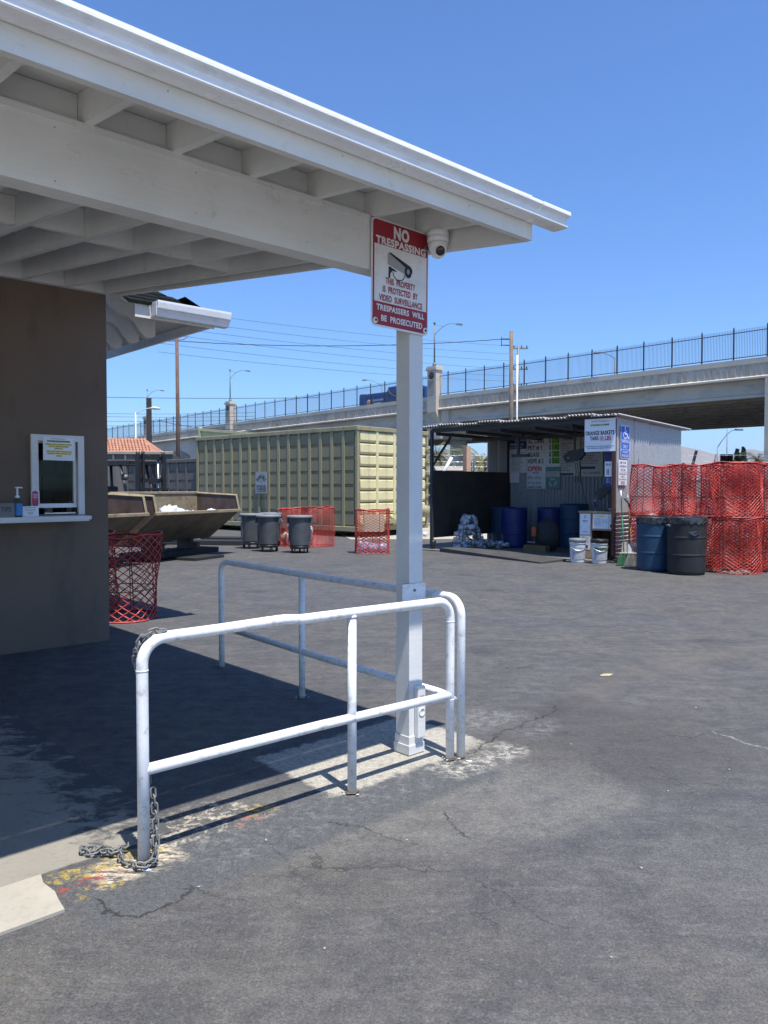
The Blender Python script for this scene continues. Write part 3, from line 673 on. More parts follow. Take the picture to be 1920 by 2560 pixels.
# chain-link fence with barbed wire beyond the hut
cf = thing('chain_link_fence', 'chain-link fence topped with barbed wire, beyond the hut and the baskets', 'fence', (0, 31, 0))
for x in [1.2 + 2.4 * i for i in range(10)]:
    m = MB(); m.tube([(x, 0, 0), (x, 0, 2.25), (x, -.25, 2.9)], .03, 6); obj('post', m, M_lamp, cf)
for z in (.08, 2.18):
    m = MB(); m.tube([(.5, 0, z), (23, 0, z)], .02, 5); obj('rail', m, M_lamp, cf)
for y_, z in ((-.05, 2.4), (-.12, 2.6), (-.22, 2.85)):
    m = MB(); m.tube([(.5 + .45 * i, y_, z + .012 * math.sin(i * 2.1)) for i in range(50)], .007, 3); obj('barbed_wire', m, M_steel, cf)
m = MB(); x = .5
while x < 21:
    for s in (0, 1):
        a = (x + (2.1 if s else 0), 0, .1); b_ = (x + (0 if s else 2.1), 0, 2.15)
        m.add([(a[0] - .004, 0, a[2]), (a[0] + .004, 0, a[2]), (b_[0] + .004, 0, b_[2]), (b_[0] - .004, 0, b_[2])], [(0, 1, 2, 3)])
    x += .09
obj('mesh_wire', m, M_steel, cf, kind='stuff')
def tall_light(px, py_top, D, lab, arm=0, armpy=0, r=.1):
    X = (px - 960) / 1930 * D; z = 1.55 + (1220 - py_top) * D / 1930
    o = thing('street_light', lab, 'street light', (X, D, 0)); m = MB(); m.tube([(0, 0, 0), (0, 0, z)], [r, r * .7], 8)
    if arm:
        m.tube([(0, 0, z - .1)] + [(arm * f, 0, z - .1 + 2.2 * math.sin(f * PI / 2)) for f in (.25, .5, .75, 1)], r * .5, 6)
    obj('pole', m, M_lamp, o)
    if arm: m = MB(); m.tube([(arm - .1, 0, z + 2.1), (arm + .9, 0, z + 2.08)], .12, 6); obj('lamp_head', m, M_lamp, o)
    return o
tall_light(1792, 1117, 95, 'street light with a long right-reaching arm seen under the bridge', 2.2)
tall_light(1815.5, 1066, 130, 'thin tall light pole seen under the bridge beside the traffic signal', 0)
tl = thing('traffic_signal', 'dark traffic signal with black backplate beyond the baskets', 'traffic signal', ((1815 - 960) / 1930 * 70, 70, 0))
m = MB(); m.tube([(0, 0, 0), (0, 0, 4.5)], .08, 8); obj('pole', m, M_lamp, tl)
for xx in (-.35, .3):
    m = MB(); m.box(xx - .22, xx + .22, -.15, .05, 3.3, 4.6); bx_ = obj('signal_head', m, M_black, tl)
    for k in range(3):
        m = MB(); m.tube([(xx, -.16, 3.55 + k * .4), (xx, -.28, 3.55 + k * .4)], .13, 10); obj('lens_hood', m, M_black, bx_)
tl2 = thing('traffic_signal', 'tiny traffic signal seen through the gap in the hut side', 'traffic signal', ((1173 - 960) / 1930 * 95, 95, 0))
m = MB(); m.tube([(0, 0, 0), (0, 0, 4.0)], .08, 8); obj('pole', m, M_lamp, tl2)
m = MB(); m.box(-.25, .3, -.15, .1, 3.6, 4.9); obj('signal_head', m, M_black, tl2)
# cypress, palms, shrubs
def leaf_cloud(m, n, fn, s, seed):
    q = random.Random(seed)
    for _ in range(n):
        c = Vector(fn(q)); d = Vector((q.gauss(0, 1), q.gauss(0, 1), q.gauss(0, .8))).normalized(); e = d.orthogonal().normalized(); f = d.cross(e)
        k = s * q.uniform(.5, 1.3); m.add([c - e * k, c + f * k * .6, c + e * k, c - f * k * .6], [(0, 1, 2, 3)])
def cypress(lab, x, y, h, r, seed):
    t_ = thing('cypress_tree', lab, 'tree', (x, y, 0), 0, 'cypress trees in the distance'); m = MB(); m.tube([(0, 0, 0), (0, 0, h * .9)], [.18, .04], 7); obj('trunk', m, M_trunk, t_)
    m = MB()
    def fn(q):
        f = q.random(); rr = r * (math.sin(PI * min(1, f * .95 + .05)) ** .45) * (1 - f * .55) * math.sqrt(q.random()); a = q.uniform(0, 6.3)
        return (rr * math.cos(a), rr * math.sin(a), .4 + f * (h - .4))
    leaf_cloud(m, 900, fn, .28, seed); obj('crown', m, M_leaf, t_)
D = 110
cypress('left one of the two slim dark cypresses beyond the baskets', (1841 - 960) / 1930 * D, D, 7.0, .95, 1)
cypress('right and taller one of the two slim dark cypresses beyond the baskets', (1857 - 960) / 1930 * D, D, 7.3, .9, 2)
cypress('short dark cypress just right of the hut roof', (1707 - 960) / 1930 * D, D, 5.0, 1.3, 3)
def palm(lab, x, y, h, R_, n, mat, seed, droop=1.):
    t_ = thing('palm_tree', lab, 'palm tree', (x, y, 0)); q = random.Random(seed)
    m = MB(); m.tube([(0, 0, 0), (.1, 0, h * .5), (0, 0, h)], [.38, .3, .34], 10); obj('trunk', m, M_trunk, t_)
    m = MB(); m2 = MB()
    for i in range(n):
        a = q.uniform(0, 2 * PI); up = q.uniform(-.5, 1.1); L = R_ * q.uniform(.8, 1.1); pts = []
        p = Vector((0, 0, h)); d = Vector((math.cos(a) * math.cos(up), math.sin(a) * math.cos(up), math.sin(up)))
        for k in range(9):
            pts.append(p.copy()); p += d * L / 8; d.z -= .2 * droop; d.normalize()
        m.tube(pts, [.035 * (1 - k / 9.5) for k in range(9)], 3, smooth=False)
        for k in range(1, 9):
            for e in (0, .33, .66):
                c = pts[k - 1].lerp(pts[k], e); t2 = (pts[k] - pts[k - 1]).normalized(); sd_ = t2.cross(Vector((0, 0, 1)))
                if sd_.length < .1: continue
                sd_.normalize(); ll = .16 * R_ * math.sin(PI * (k + e) / 9.4) + .08
                for s in (-1, 1):
                    tip = c + (sd_ * s + t2 * .7 + Vector((0, 0, -.45))).normalized() * ll
                    m2.add([c, c + t2 * .05, tip], [(0, 1, 2)])
    obj('frond_rib', m, mat, t_); obj('leaflets', m2, mat, t_, kind='stuff')
palm('drooping date palm seen under the bridge at the hut left edge', (1093 - 960) / 1930 * 62, 62, 3.9, 3.0, 46, M_palm, 1, 1.1)
palm('date palm seen through the hut side between column and tin wall', (1203 - 960) / 1930 * 66, 66, 3.6, 3.2, 40, M_palm, 2, 1.0)
palm('small green palm far beyond the baskets', (1775 - 960) / 1930 * 120, 120, 4.6, 2.0, 30, M_palmg, 3, 1.2)
palm('bushy green palm next to the right bridge pier', (1893 - 960) / 1930 * 100, 100, 5.0, 2.8, 44, M_palmg, 4, 1.1)
palm('small palm in front of the arched bridge wall', (405 - 960) / 1930 * 88, 88, 4.8, 2.3, 30, M_palmg, 5, 1.2)
def shrub(lab, x, y, rx, h, seed, mat=M_leaf):
    t_ = thing('shrub', lab, 'shrub', (x, y, 0)); q = random.Random(seed)
    m = MB(); m.tube([(0, 0, 0), (.05, 0, h * .5)], .06, 6); obj('stem', m, M_trunk, t_)
    cs = [(q.uniform(-rx, rx) * .7, q.uniform(-1, 1) * .6, q.uniform(.35, .85) * h, q.uniform(.3, .55) * min(rx, h)) for _ in range(7)]
    def fn(q):
        c = q.choice(cs); d = Vector((q.gauss(0, 1), q.gauss(0, 1), q.gauss(0, 1))).normalized() * c[3] * q.random() ** .4; return (c[0] + d.x, c[1] + d.y, max(.05, c[2] + d.z))
    m = MB(); leaf_cloud(m, 1400, fn, .16, seed); obj('foliage', m, mat, t_)
shrub('low dark bush left of the right bridge pier', (1876 - 960) / 1930 * 80, 80, 2.6, 4.3, 1, M_palmg)
shrub('low bush under the bridge behind the hut', (1215 - 960) / 1930 * 55, 55, 2.0, 2.6, 2, M_palmg)
shrub('low bush under the bridge by the hut left post', (1095 - 960) / 1930 * 50, 50, 1.8, 2.2, 4, M_palmg)
solo('crane_boom', MB().tube([(0, 0, 0), (.9, 0, 3.4)], .16, 6), M_paper, 'white slanted boom poking up just right of the hut', 'boom', ((1718 - 960) / 1930 * 80, 80, 2.0))
solo('slanted_tube', MB().tube([(0, 0, 0), (.55, 0, 1.0)], .07, 6), M_paper, 'white slanted tube seen through the open hut side', 'tube', ((1098 - 960) / 1930 * 34, 34, 1.9))
solo('timber_post', MB().box(-.1, .1, -.1, .1, 0, 3.0), paint('raw_timber', (.45, .29, .2), .8), 'raw timber post standing beside the round bridge column', 'post', ((1167 - 960) / 1930 * 27, 27, 0), .6)  # raw timber tone, the same on every side
# teal and grey low sheds far behind, closing the view under the bridge
for i, (px, D_, w, h, c, lab) in enumerate([(1190, 44, 3.0, 2.1, (.03, .16, .2), 'teal low shed behind the chain-link fence'), (1130, 46, 1.6, 2.6, (.25, .28, .25), 'grey green cabinet at the foot of the round bridge column'),
                                            (1780, 150, 24, 3.2, (.3, .27, .24), 'long low beige building far beyond the baskets')]):
    o = thing('shed', lab, 'shed', ((px - 960) / 1930 * D_, D_, 0)); m = MB(); m.box(-w / 2, w / 2, 0, 4, 0, h); obj('wall', m, paint('shed_wall_%d' % i, c, .8), o)
    m = MB(); m.prism([(-.2, h), (4.2, h), (2, h + .3)], 'x', -w / 2 - .15, w / 2 + .15); obj('roof', m, M_bridge_d, o)

# ================================================================ containers
def container(lab, loc, rz, L, Wd, H, z0, mp, mf, nr, nc, end_nr, end_nc, me_=None):
    """local x: end face (towards -y) 0..Wd ; local y: long side, the face at x=0 looks left"""
    t_ = thing('roll_off_container', lab, 'container', loc, rz)
    m = MB(); m.box(.06, Wd - .06, .06, L - .06, z0 + .02, z0 + .1); m.box(.06, .09, .06, L - .06, z0 + .1, H - .06); m.box(Wd - .09, Wd - .06, .06, L - .06, z0 + .1, H - .06)
    m.box(.09, Wd - .09, .06, .09, z0 + .1, H - .06); m.box(.09, Wd - .09, L - .09, L - .06, z0 + .1, H - .06); obj('body', m, mp, t_)
    # top rail, bottom rail, corner posts
    for (x0, x1, y0, y1) in ((-.02, .12, -.02, L + .02), (Wd - .12, Wd + .02, -.02, L + .02), (.12, Wd - .12, -.02, .12), (.12, Wd - .12, L - .12, L + .02)):
        m = MB(); m.bev(x0, x1, y0, y1, H - .14, H, .015); obj('top_rail', m, mf, t_)
        m = MB(); m.bev(x0 + .01, x1 - .01, y0 + .01, y1 - .01, z0, z0 + .16, .015); obj('bottom_rail', m, mf, t_)
    for x, y in ((0, 0), (Wd - .1, 0), (0, L - .1), (Wd - .1, L - .1)):
        m = MB(); m.box(x, x + .1, y, y + .1, z0 + .16, H - .14); obj('corner_post', m, mf, t_)
    zz = H - .14 - (z0 + .16)
    # long side x=0
    st = (L - .2) / nr
    mr = MB(); mr.box(-.0, .06, -.055, .055, z0 + .16, H - .14); mer = mesh_of('rib', mr, mf)
    mc = MB(); mc.add([(.06, 0, -.09), (.06, st - .11, -.09), (.06, st - .11, .0), (.06, 0, .0), (.005, .0, .0), (.005, st - .11, .0)], [(3, 2, 5, 4), (0, 4, 5, 1), (0, 3, 4), (1, 5, 2)]); mec = mesh_of('cross_rib', mc, mp)
    mp_ = MB(); mp_.box(.025, .062, 0, st - .11, 0, zz / nc - .1); mep = mesh_of('pressed_panel', mp_, mp)
    for i in range(1, nr): inst('rib', mer, t_, (0, .1 + st * i, 0))
    for i in range(nr):
        for j in range(nc):
            zc = z0 + .16 + zz * j / nc
            inst('pressed_panel', mep, t_, (0, .1 + st * i + .055, zc + .05))
    # end y=0
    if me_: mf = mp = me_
    st2 = (Wd - .2) / end_nr
    mr = MB(); mr.box(-.055, .055, 0, .06, z0 + .16, H - .14); mer = mesh_of('rib', mr, mf)
    mp_ = MB(); k = zz / end_nc
    mp_.add([(0, .062, 0), (st2 - .11, .062, 0), (st2 - .11, .062, k - .04), (0, .062, k - .04), (0, .005, k * .18), (st2 - .11, .005, k * .18), (st2 - .11, .02, k * .8), (0, .02, k * .8)],
            [(0, 1, 5, 4), (4, 5, 6, 7), (7, 6, 2, 3), (0, 4, 7, 3), (1, 2, 6, 5)]); mep = mesh_of('pressed_panel', mp_, mp)
    for i in range(1, end_nr): inst('rib', mer, t_, (.1 + st2 * i, 0, 0))
    for i in range(end_nr):
        for j in range(end_nc): inst('pressed_panel', mep, t_, (.1 + st2 * i + .055, 0, z0 + .16 + k * j + .02))
    return t_
CK = (-.83, 24.0, 0)
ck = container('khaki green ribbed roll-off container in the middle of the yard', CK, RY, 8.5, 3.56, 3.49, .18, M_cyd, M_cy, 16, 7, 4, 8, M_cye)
for y in (.6, 7.6):
    for x in (.5, 2.9):
        m = MB(); m.tube([(x, y, .17), (x + .22, y, .17)], .17, 14); obj('wheel', m, M_rubber, ck)
m = MB(); m.box(.7, .85, .3, 8.2, .05, .2); m.box(2.6, 2.75, .3, 8.2, .05, .2); obj('skid', m, M_hopd, ck)
m = MB(); m.box(.6, 2.9, -.25, -.03, .42, .52); obj('sill_plate', m, M_cy, ck)
# tie hooks on its right edge
for z in (.9, 1.3, 1.7, 2.1, 2.5, 2.9):
    m = MB(); m.tube([(3.35, -.04, z), (3.72, -.06, z), (3.72, .2, z)], .022, 5); obj('tie_bar', m, M_cy, ck)
m = MB(); m.tube([(1.5, -.02, .75), (2.2, -.2, .62), (3.3, -.16, .66), (3.5, -.02, .62)], .025, 5); m.lathe([(.3, 0), (.36, .2), (.34, .35), (.1, .4)], 12, (2.85, -.3, .58)); obj('tarp_roll', m, M_cy, ck)
# the yellow bin beyond: only its raised rim shows over the first
yb = thing('roll_off_container', 'pale yellow container whose top rim shows above the khaki one', 'container', uv(3.9, 8.1, 0, CK), RY)
m = MB(); m.box(0, .08, 0, 5.7, .2, 3.5); m.box(.08, 2.4, 0, .08, .2, 3.5); m.box(.08, 2.4, 5.62, 5.7, .2, 3.5); obj('body', m, M_cb, yb)
m = MB(); m.bev(-.06, .1, -.06, 5.76, 3.5, 3.66, .02); m.bev(.1, 2.4, 5.6, 5.76, 3.5, 3.66, .02); m.bev(-.06, .1, 5.6, 5.76, 3.66, 4.36, .02); m.prism([(5.6, 3.66), (5.6, 4.2), (.4, 3.72), (.4, 3.66)], 'x', .02, .05); m.prism([(5.6, 4.2), (5.6, 4.33), (.4, 3.80), (.4, 3.70)], 'x', -.06, .05); obj('top_rail', m, paint('pale_yellow_rim', (.62, .56, .28), .5), yb)
# sign on the container side; faces towards -x of the container
cs = thing('wall_sign', 'white company sign bolted to the side of the khaki container', 'sign', uv(-.05, 4.58, 0, CK), RY - PI / 2)
# local x = -v (right when facing it), local y = u
def board(parent, x0, x1, z0, z1, mat, y=0., th=.012, name='board', r=0.):
    m = MB()
    if r:
        pts = []
        for cx_, cz_, a0 in ((x1 - r, z1 - r, 0), (x0 + r, z1 - r, 90), (x0 + r, z0 + r, 180), (x1 - r, z0 + r, 270)):
            for k in range(6): a = math.radians(a0 + 18 * k); pts.append((cx_ + r * math.cos(a), cz_ + r * math.sin(a)))
        n = len(pts); m.add([(p[0], y, p[1]) for p in pts] + [(p[0], y + th, p[1]) for p in pts], [tuple(range(n - 1, -1, -1)), tuple(range(n, 2 * n))] + [(i, (i + 1) % n, n + (i + 1) % n, n + i) for i in range(n)])
    else: m.box(x0, x1, y, y + th, z0, z1)
    return obj(name, m, mat, parent)
def words(parent, rows, mat, y=-.0025, name='lettering'):
    m = MB()
    for r in rows: m.text(r[0], r[1], r[2], r[3], r[4], y, r[5] if len(r) > 5 else .0, align=r[6] if len(r) > 6 else 'C')
    return obj(name, m, mat, parent)
def lines(parent, rows, mat, y=-.002, name='small_print', th=.012):
    m = MB()
    for x0, x1, z in rows:
        q = random.Random(int(x0 * 977 + z * 3331)); x = x0
        while x < x1 - .01:
            w = min(q.uniform(.02, .07), x1 - x); m.add([(x, y, z), (x + w, y, z), (x + w, y, z + th), (x, y, z + th)], [(0, 1, 2, 3)]); x += w + .012
    if m.v: return obj(name, m, mat, parent)
board(cs, -.31, .31, 1.36, 2.12, paint('shaded_white_board', (.30, .31, .31), .7, var=.1))  # white board greyed in its colour to show it in shade
m = MB()
for i, ch in enumerate('SANCHEZ'):
    a = math.radians(58 - i * 19.3); m.text(ch, .24 * -math.sin(a), 1.70 + .26 * math.cos(a), .075, .13, -.003, .03, rot=a)
obj('lettering', m, M_ink, cs)
words(cs, [('RECYCLING, INC.', 0, 1.615, .50, .085, .03), ('714-408-0722', 0, 1.52, .52, .075, .03), ('CA CERTIFIED', 0, 1.44, .50, .06, .02)], M_ink)
def recycle(m, cx, cz, r, y=-.003):
    for k in range(3):
        a0 = math.radians(90 + 120 * k); pts = []
        for s, rr in ((-38, r), (20, r), (20, r * 1.22), (52, r * .8), (20, r * .42), (20, r * .62), (-38, r * .62)):
            a = a0 + math.radians(s); pts.append((cx + rr * math.cos(a), y, cz + rr * math.sin(a)))
        m.add(pts, [(0, 1, 5, 6), (2, 3, 4)])
m = MB(); recycle(m, 0, 1.79, .06); obj('recycling_mark', m, paint('grey_mark', (.12, .16, .2), .5), cs)
# taupe and beige containers to the left
c2 = container('taupe ribbed container behind the forklift', uv(.2, 8.75, 0, CK), RY, 5.2, 2.4, 2.70, .18, M_cg, M_cg, 8, 6, 3, 6)
c3 = thing('roll_off_container', 'beige container with a pale top rim furthest left behind the forklift', 'container', (-13.2, 33.2, 0), .12)
m = MB(); m.box(0, 4.0, 0, .08, .2, 3.0); m.box(0, .08, .08, 2.2, .2, 3.0); m.box(3.92, 4.0, .08, 2.2, .2, 3.0); obj('body', m, M_cg, c3)
m = MB(); m.bev(-.05, 4.05, -.08, .12, 3.0, 3.14, .02); m.bev(-.1, .08, -.1, .02, 2.45, 3.0, .02); obj('top_rail', m, M_cb, c3)
for i in range(1, 8): m = MB(); m.box(i * .5, i * .5 + .08, -.06, 0, .2, 3.0); obj('rib', m, M_cg, c3)
m = MB(); m.text('W', 2.9, 2.2, .3, .4, -.07, .02, shear=.3); obj('lettering', m, M_ink, c3)
for z in (1.72, 1.56, 1.4): m = MB(); m.box(2.72, 3.2, -.075, -.07, z, z + .08); obj('print_bar', m, M_ink, c3)

# ================================================================ tipping hoppers
HA = math.atan2(.906, .42)   # hopper length direction (x), local y away-left
def hopper(lab, loc, Ln):
    t_ = thing('tipping_hopper', lab, 'hopper', loc, HA)
    prof = [(0, 1.02), (.08, 1.37), (1.25, 1.42), (1.25, .42), (.86, .38)]
    th = .03
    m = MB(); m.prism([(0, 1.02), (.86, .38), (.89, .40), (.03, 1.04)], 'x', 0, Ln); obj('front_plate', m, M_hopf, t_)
    m = MB(); m.box(0, Ln, .88, 1.25, .36, .4); obj('floor_plate', m, M_hopd, t_)
    m = MB(); m.box(0, Ln, 1.22, 1.25, .4, 1.42); obj('back_plate', m, M_hop, t_)
    for x in (0, Ln - th):
        m = MB(); m.prism(prof, 'x', x + .001, x + th - .001); obj('end_plate', m, M_hopd, t_)
        m = MB(); xx = x - .02 if x == 0 else x
        m.tube([(x + th / 2, 0, 1.02), (x + th / 2, .08, 1.38), (x + th / 2, 1.25, 1.43)], .032, 4, smooth=False); obj('edge_rim', m, M_hop, t_)
    m = MB(); m.bev(-.03, Ln + .03, -.04, .03, .99, 1.06, .01); obj('front_rim', m, M_hop, t_)
    m = MB(); m.bev(0, Ln, 1.2, 1.28, 1.41, 1.47, .01); obj('back_rim', m, M_hop, t_)
    for x in (Ln * .3, Ln * .72): m = MB(); m.box(x, x + .1, .8, 1.2, .16, .37); m.box(x, x + .1, .62, .8, .16, .3); obj('fork_pocket', m, M_hopd, t_)
    m = MB(); m.box(.3, Ln - .15, .5, 1.3, .04, .16); obj('base_skid', m, M_rubber, t_)
    return t_
h1 = hopper('tan rusty tipping hopper with white bags in it, right of the two', (-4.6, 15.6, 0), 2.85)
h2 = hopper('tan rusty tipping hopper at the booth corner, left of the two', (-4.6 - .42 * 3.07, 15.6 - .906 * 3.07, 0), 2.8)
m = MB(); m.box(.9, 1.9, -.25, .3, .0, .06); obj('timber_sleeper', m, M_rubber, h1)
def hp(x, y, z): return (-4.6 + .42 * x - .906 * y, 15.6 + .906 * x + .42 * y, z)
for i, (x, y, z, r, lab) in enumerate([(.42, .45, 0.94, 0.14, 'white plastic bag at the left end of the right hopper'), (.95, .5, 0.99, 0.17, 'largest crumpled white bag in the right hopper'), (1.3, .5, 0.93, 0.16, 'flat white bag in the middle of the right hopper'), (1.75, .5, 0.91, 0.14, 'small low white bag in the right hopper'), (2.45, .5, 0.96, 0.11, 'single white bag at the right end of the right hopper')]):
    m = MB(); m.lump((0, 0, 0), (r * 1.3, r * .9, r), i, .22, 16, 10); solo('plastic_bag', m, M_bag, lab, 'bag', hp(x, y, z), .3 * i, 'white bags in the hopper')
m = MB(); m.box(-1.2, 1.2, -.3, .3, 0, .12); solo('timber_beam', m, M_rubber, 'dark timber beam on the ground behind the grey bins', 'beam', (-4.1, 22.4, 0), -.25)
m = MB(); m.box(-1.2, 1.2, -.3, .3, 0, .12); solo('timber_beam', m, M_rubber, 'dark beam lying at the far end of the right hopper', 'beam', (-5.0, 21.2, 0), -.15)

# ================================================================ forklift
fl = thing('forklift', 'dark forklift with raised black mast parked behind the hoppers', 'forklift', (-6.85, 20.9, 0), math.radians(-28))
# local x forward
m = MB(); m.prism([(-1.3, .35), (.5, .3), (.55, .75), (.2, .8), (.1, .55), (-.15, .5), (-.2, .95), (-.5, 1.1), (-1.25, 1.12), (-1.45, .9), (-1.45, .45)], 'y', -.5, .5); obj('chassis', m, paint('forklift_teal', (.03, .06, .065), .4), fl)
m = MB(); m.bev(-1.75, -1.2, -.52, .52, .4, 1.15, .08); obj('counterweight', m, M_black, fl)
m = MB(); m.box(-1.35, .45, -.5, .5, 2.18, 2.24); m.box(-1.35, .45, -.52, -.46, 2.16, 2.27); m.box(-1.35, .45, .46, .52, 2.16, 2.27); gd = obj('overhead_guard', m, M_black, fl)
for k in range(7): m = MB(); m.box(-1.25 + k * .25, -1.2 + k * .25, -.46, .46, 2.24, 2.27); obj('guard_bar', m, M_black, gd)
for s in (-1, 1):
    m = MB(); m.tube([(.42, s * .47, .8), (.3, s * .47, 1.5), (.1, s * .47, 2.17)], .045, 6); obj('front_pillar', m, paint('grey_pillar', (.06, .065, .065), .4), fl)
    m = MB(); m.tube([(-1.2, s * .47, 1.1), (-1.25, s * .47, 2.17)], .045, 6); obj('rear_pillar', m, M_black, fl)
m = MB(); m.bev(-.75, -.25, -.25, .25, 1.02, 1.14, .03); m.bev(-.85, -.72, -.25, .25, 1.1, 1.6, .03); obj('seat', m, M_black, fl)
m = MB(); m.tube([(.3, 0, .9), (.05, 0, 1.25)], .025, 6); q_ = [(.05 + .12 * math.cos(a) * .5, .16 * math.sin(a), 1.25 + .12 * math.cos(a)) for a in [i * PI / 8 for i in range(17)]]; m.tube(q_, .014, 5, False); obj('steering_wheel', m, M_black, fl)
for s in (-1, 1):
    m = MB(); m.bev(.68, .80, s * .46 - .05, s * .46 + .05, .12, 2.42, .01); obj('outer_mast', m, M_black, fl)
    m = MB(); m.bev(.78, .86, s * .36 - .035, s * .36 + .035, .15, 2.46, .01); obj('inner_mast', m, M_black, fl)
    m = MB(); m.tube([(.74, s * .46, 2.36), (.74, s * .46, 2.5)], .05, 8); m.tube([(.82, s * .36, 2.36), (.82, s * .36, 2.52)], .04, 8); obj('mast_cap', m, M_black, fl)
    m = MB(); m.tube([(.72, s * .28, .3), (.72, s * .28, 2.3)], .035, 8); obj('lift_cylinder', m, M_steel, fl)
    m = MB(); m.box(.95, 1.0, s * .25 - .06, s * .25 + .06, .1, .9); m.box(1.0, 2.0, s * .25 - .06, s * .25 + .06, .1, .14); obj('fork', m, M_black, fl)
    m = MB(); m.bev(.35, .45, s * .6 - .08, s * .6 + .08, 1.75, 1.93, .02); lt = obj('work_light', m, M_black, fl); m = MB(); m.tube([(.45, s * .6, 1.84), (.47, s * .6, 1.84)], .065, 12); obj('lens', m, M_greyrim, lt)
    m = MB(); m.lathe([(.15, -.13), (.33, -.11), (.33, .11), (.15, .13)], 18, M=Matrix.Translation((.35, s * .5, .33)) @ Matrix.Rotation(PI / 2, 4, 'X')); obj('wheel', m, M_rubber, fl)
    m = MB(); m.lathe([(.12, -.11), (.26, -.09), (.26, .09), (.12, .11)], 18, M=Matrix.Translation((-1.1, s * .46, .26)) @ Matrix.Rotation(PI / 2, 4, 'X')); obj('wheel', m, M_rubber, fl)
for z in (2.3, 1.7, .9): m = MB(); m.box(.7, .78, -.41, .41, z, z + .1); obj('mast_crossbar', m, M_black, fl)
m = MB(); m.box(.86, .94, -.45, .45, .5, .6); m.box(.86, .94, -.45, .45, .85, .95)
for k in range(6): m.box(.88, .92, -.43 + k * .165, -.39 + k * .165, .95, 1.5)
m.box(.86, .94, -.45, .45, 1.5, 1.55); obj('carriage', m, M_black, fl)
for k in range(3): m = MB(); m.tube([(.72, .05 + .06 * k, 2.2), (.62, .12 + .06 * k, 2.0), (.66, .16 + .05 * k, 1.5), (.75, .1 + .05 * k, 1.0)], .016, 5); obj('hose', m, M_rubber, fl)
for k in range(4): m = MB(); m.tube([(.35 + .06 * k, -.05 - .05 * k, .8), (.12 + .06 * k, -.05 - .05 * k, 1.12)], .012, 5); obj('lever', m, M_steel, fl)
m = MB(); m.bev(.25, .4, -.1, .05, 1.92, 2.12, .03); obj('beacon', m, paint('dark_red_beacon', (.2, .02, .02), .4), fl)

# ================================================================ wheeled grey bins
def make_bin(lab, loc, rz):
    t_ = thing('wheeled_bin', lab, 'bin', loc, rz, 'grey round bins on dollies'); t_.scale = (.92, .92, 1.06)
    m = MB(); m.lathe([(.235, .17), (.25, .172), (.2515, .19), (.265, .4), (.294, .77), (.295, .785), (.3, .80), (.285, .80), (.25, .35), (.22, .2)], 32); obj('body', m, M_grey, t_)
    m = MB(); m.lathe([(.295, .79), (.33, .79), (.335, .81), (.335, .835), (.315, .845), (.285, .83)], 32); obj('rim', m, M_greyrim, t_)
    for s in (-1, 1):
        m = MB(); m.add([(s * .30, -.09, .80), (s * .30, .09, .80), (s * .395, .08, .68), (s * .395, -.08, .68), (s * .28, -.09, .66), (s * .28, .09, .66), (s * .375, .08, .665), (s * .375, -.08, .665)],
                         [(0, 1, 2, 3), (4, 5, 6, 7), (0, 3, 7, 4), (1, 5, 6, 2), (3, 2, 6, 7)]); obj('handle', m, M_grey, t_)
        m = MB(); m.prism([(-.06, .25), (.06, .25), (.075, .62), (-.075, .62)], 'x', s * .262, s * .29); obj('side_rib', m, M_grey, t_)
    m = MB(); m.lathe([(.1, .10), (.25, .10), (.26, .15), (.22, .172)], 24); dl = obj('dolly', m, M_black, t_)
    for k in range(5):
        a = 2 * PI * k / 5 + .3; x, y = .21 * math.cos(a), .21 * math.sin(a)
        m = MB(); m.tube([(x - .022, y, .056), (x + .022, y, .056)], .055, 12); m.box(x - .012, x + .012, y - .012, y + .012, .08, .12); obj('caster', m, M_rubber, dl)
    return t_
b1 = make_bin('grey wheeled bin standing alone on the right, in front of the red baskets', (-2.02, 18.45, 0), .1)
dup(b1, (-2.82, 18.85, 0), -.15, 'frontmost grey wheeled bin of the cluster of three')
dup(b1, (-3.40, 19.8, 0), .5, 'left grey wheeled bin of the cluster of three')
dup(b1, (-3.0, 20.5, 0), 1.2, 'rearmost grey wheeled bin of the cluster, mostly hidden')

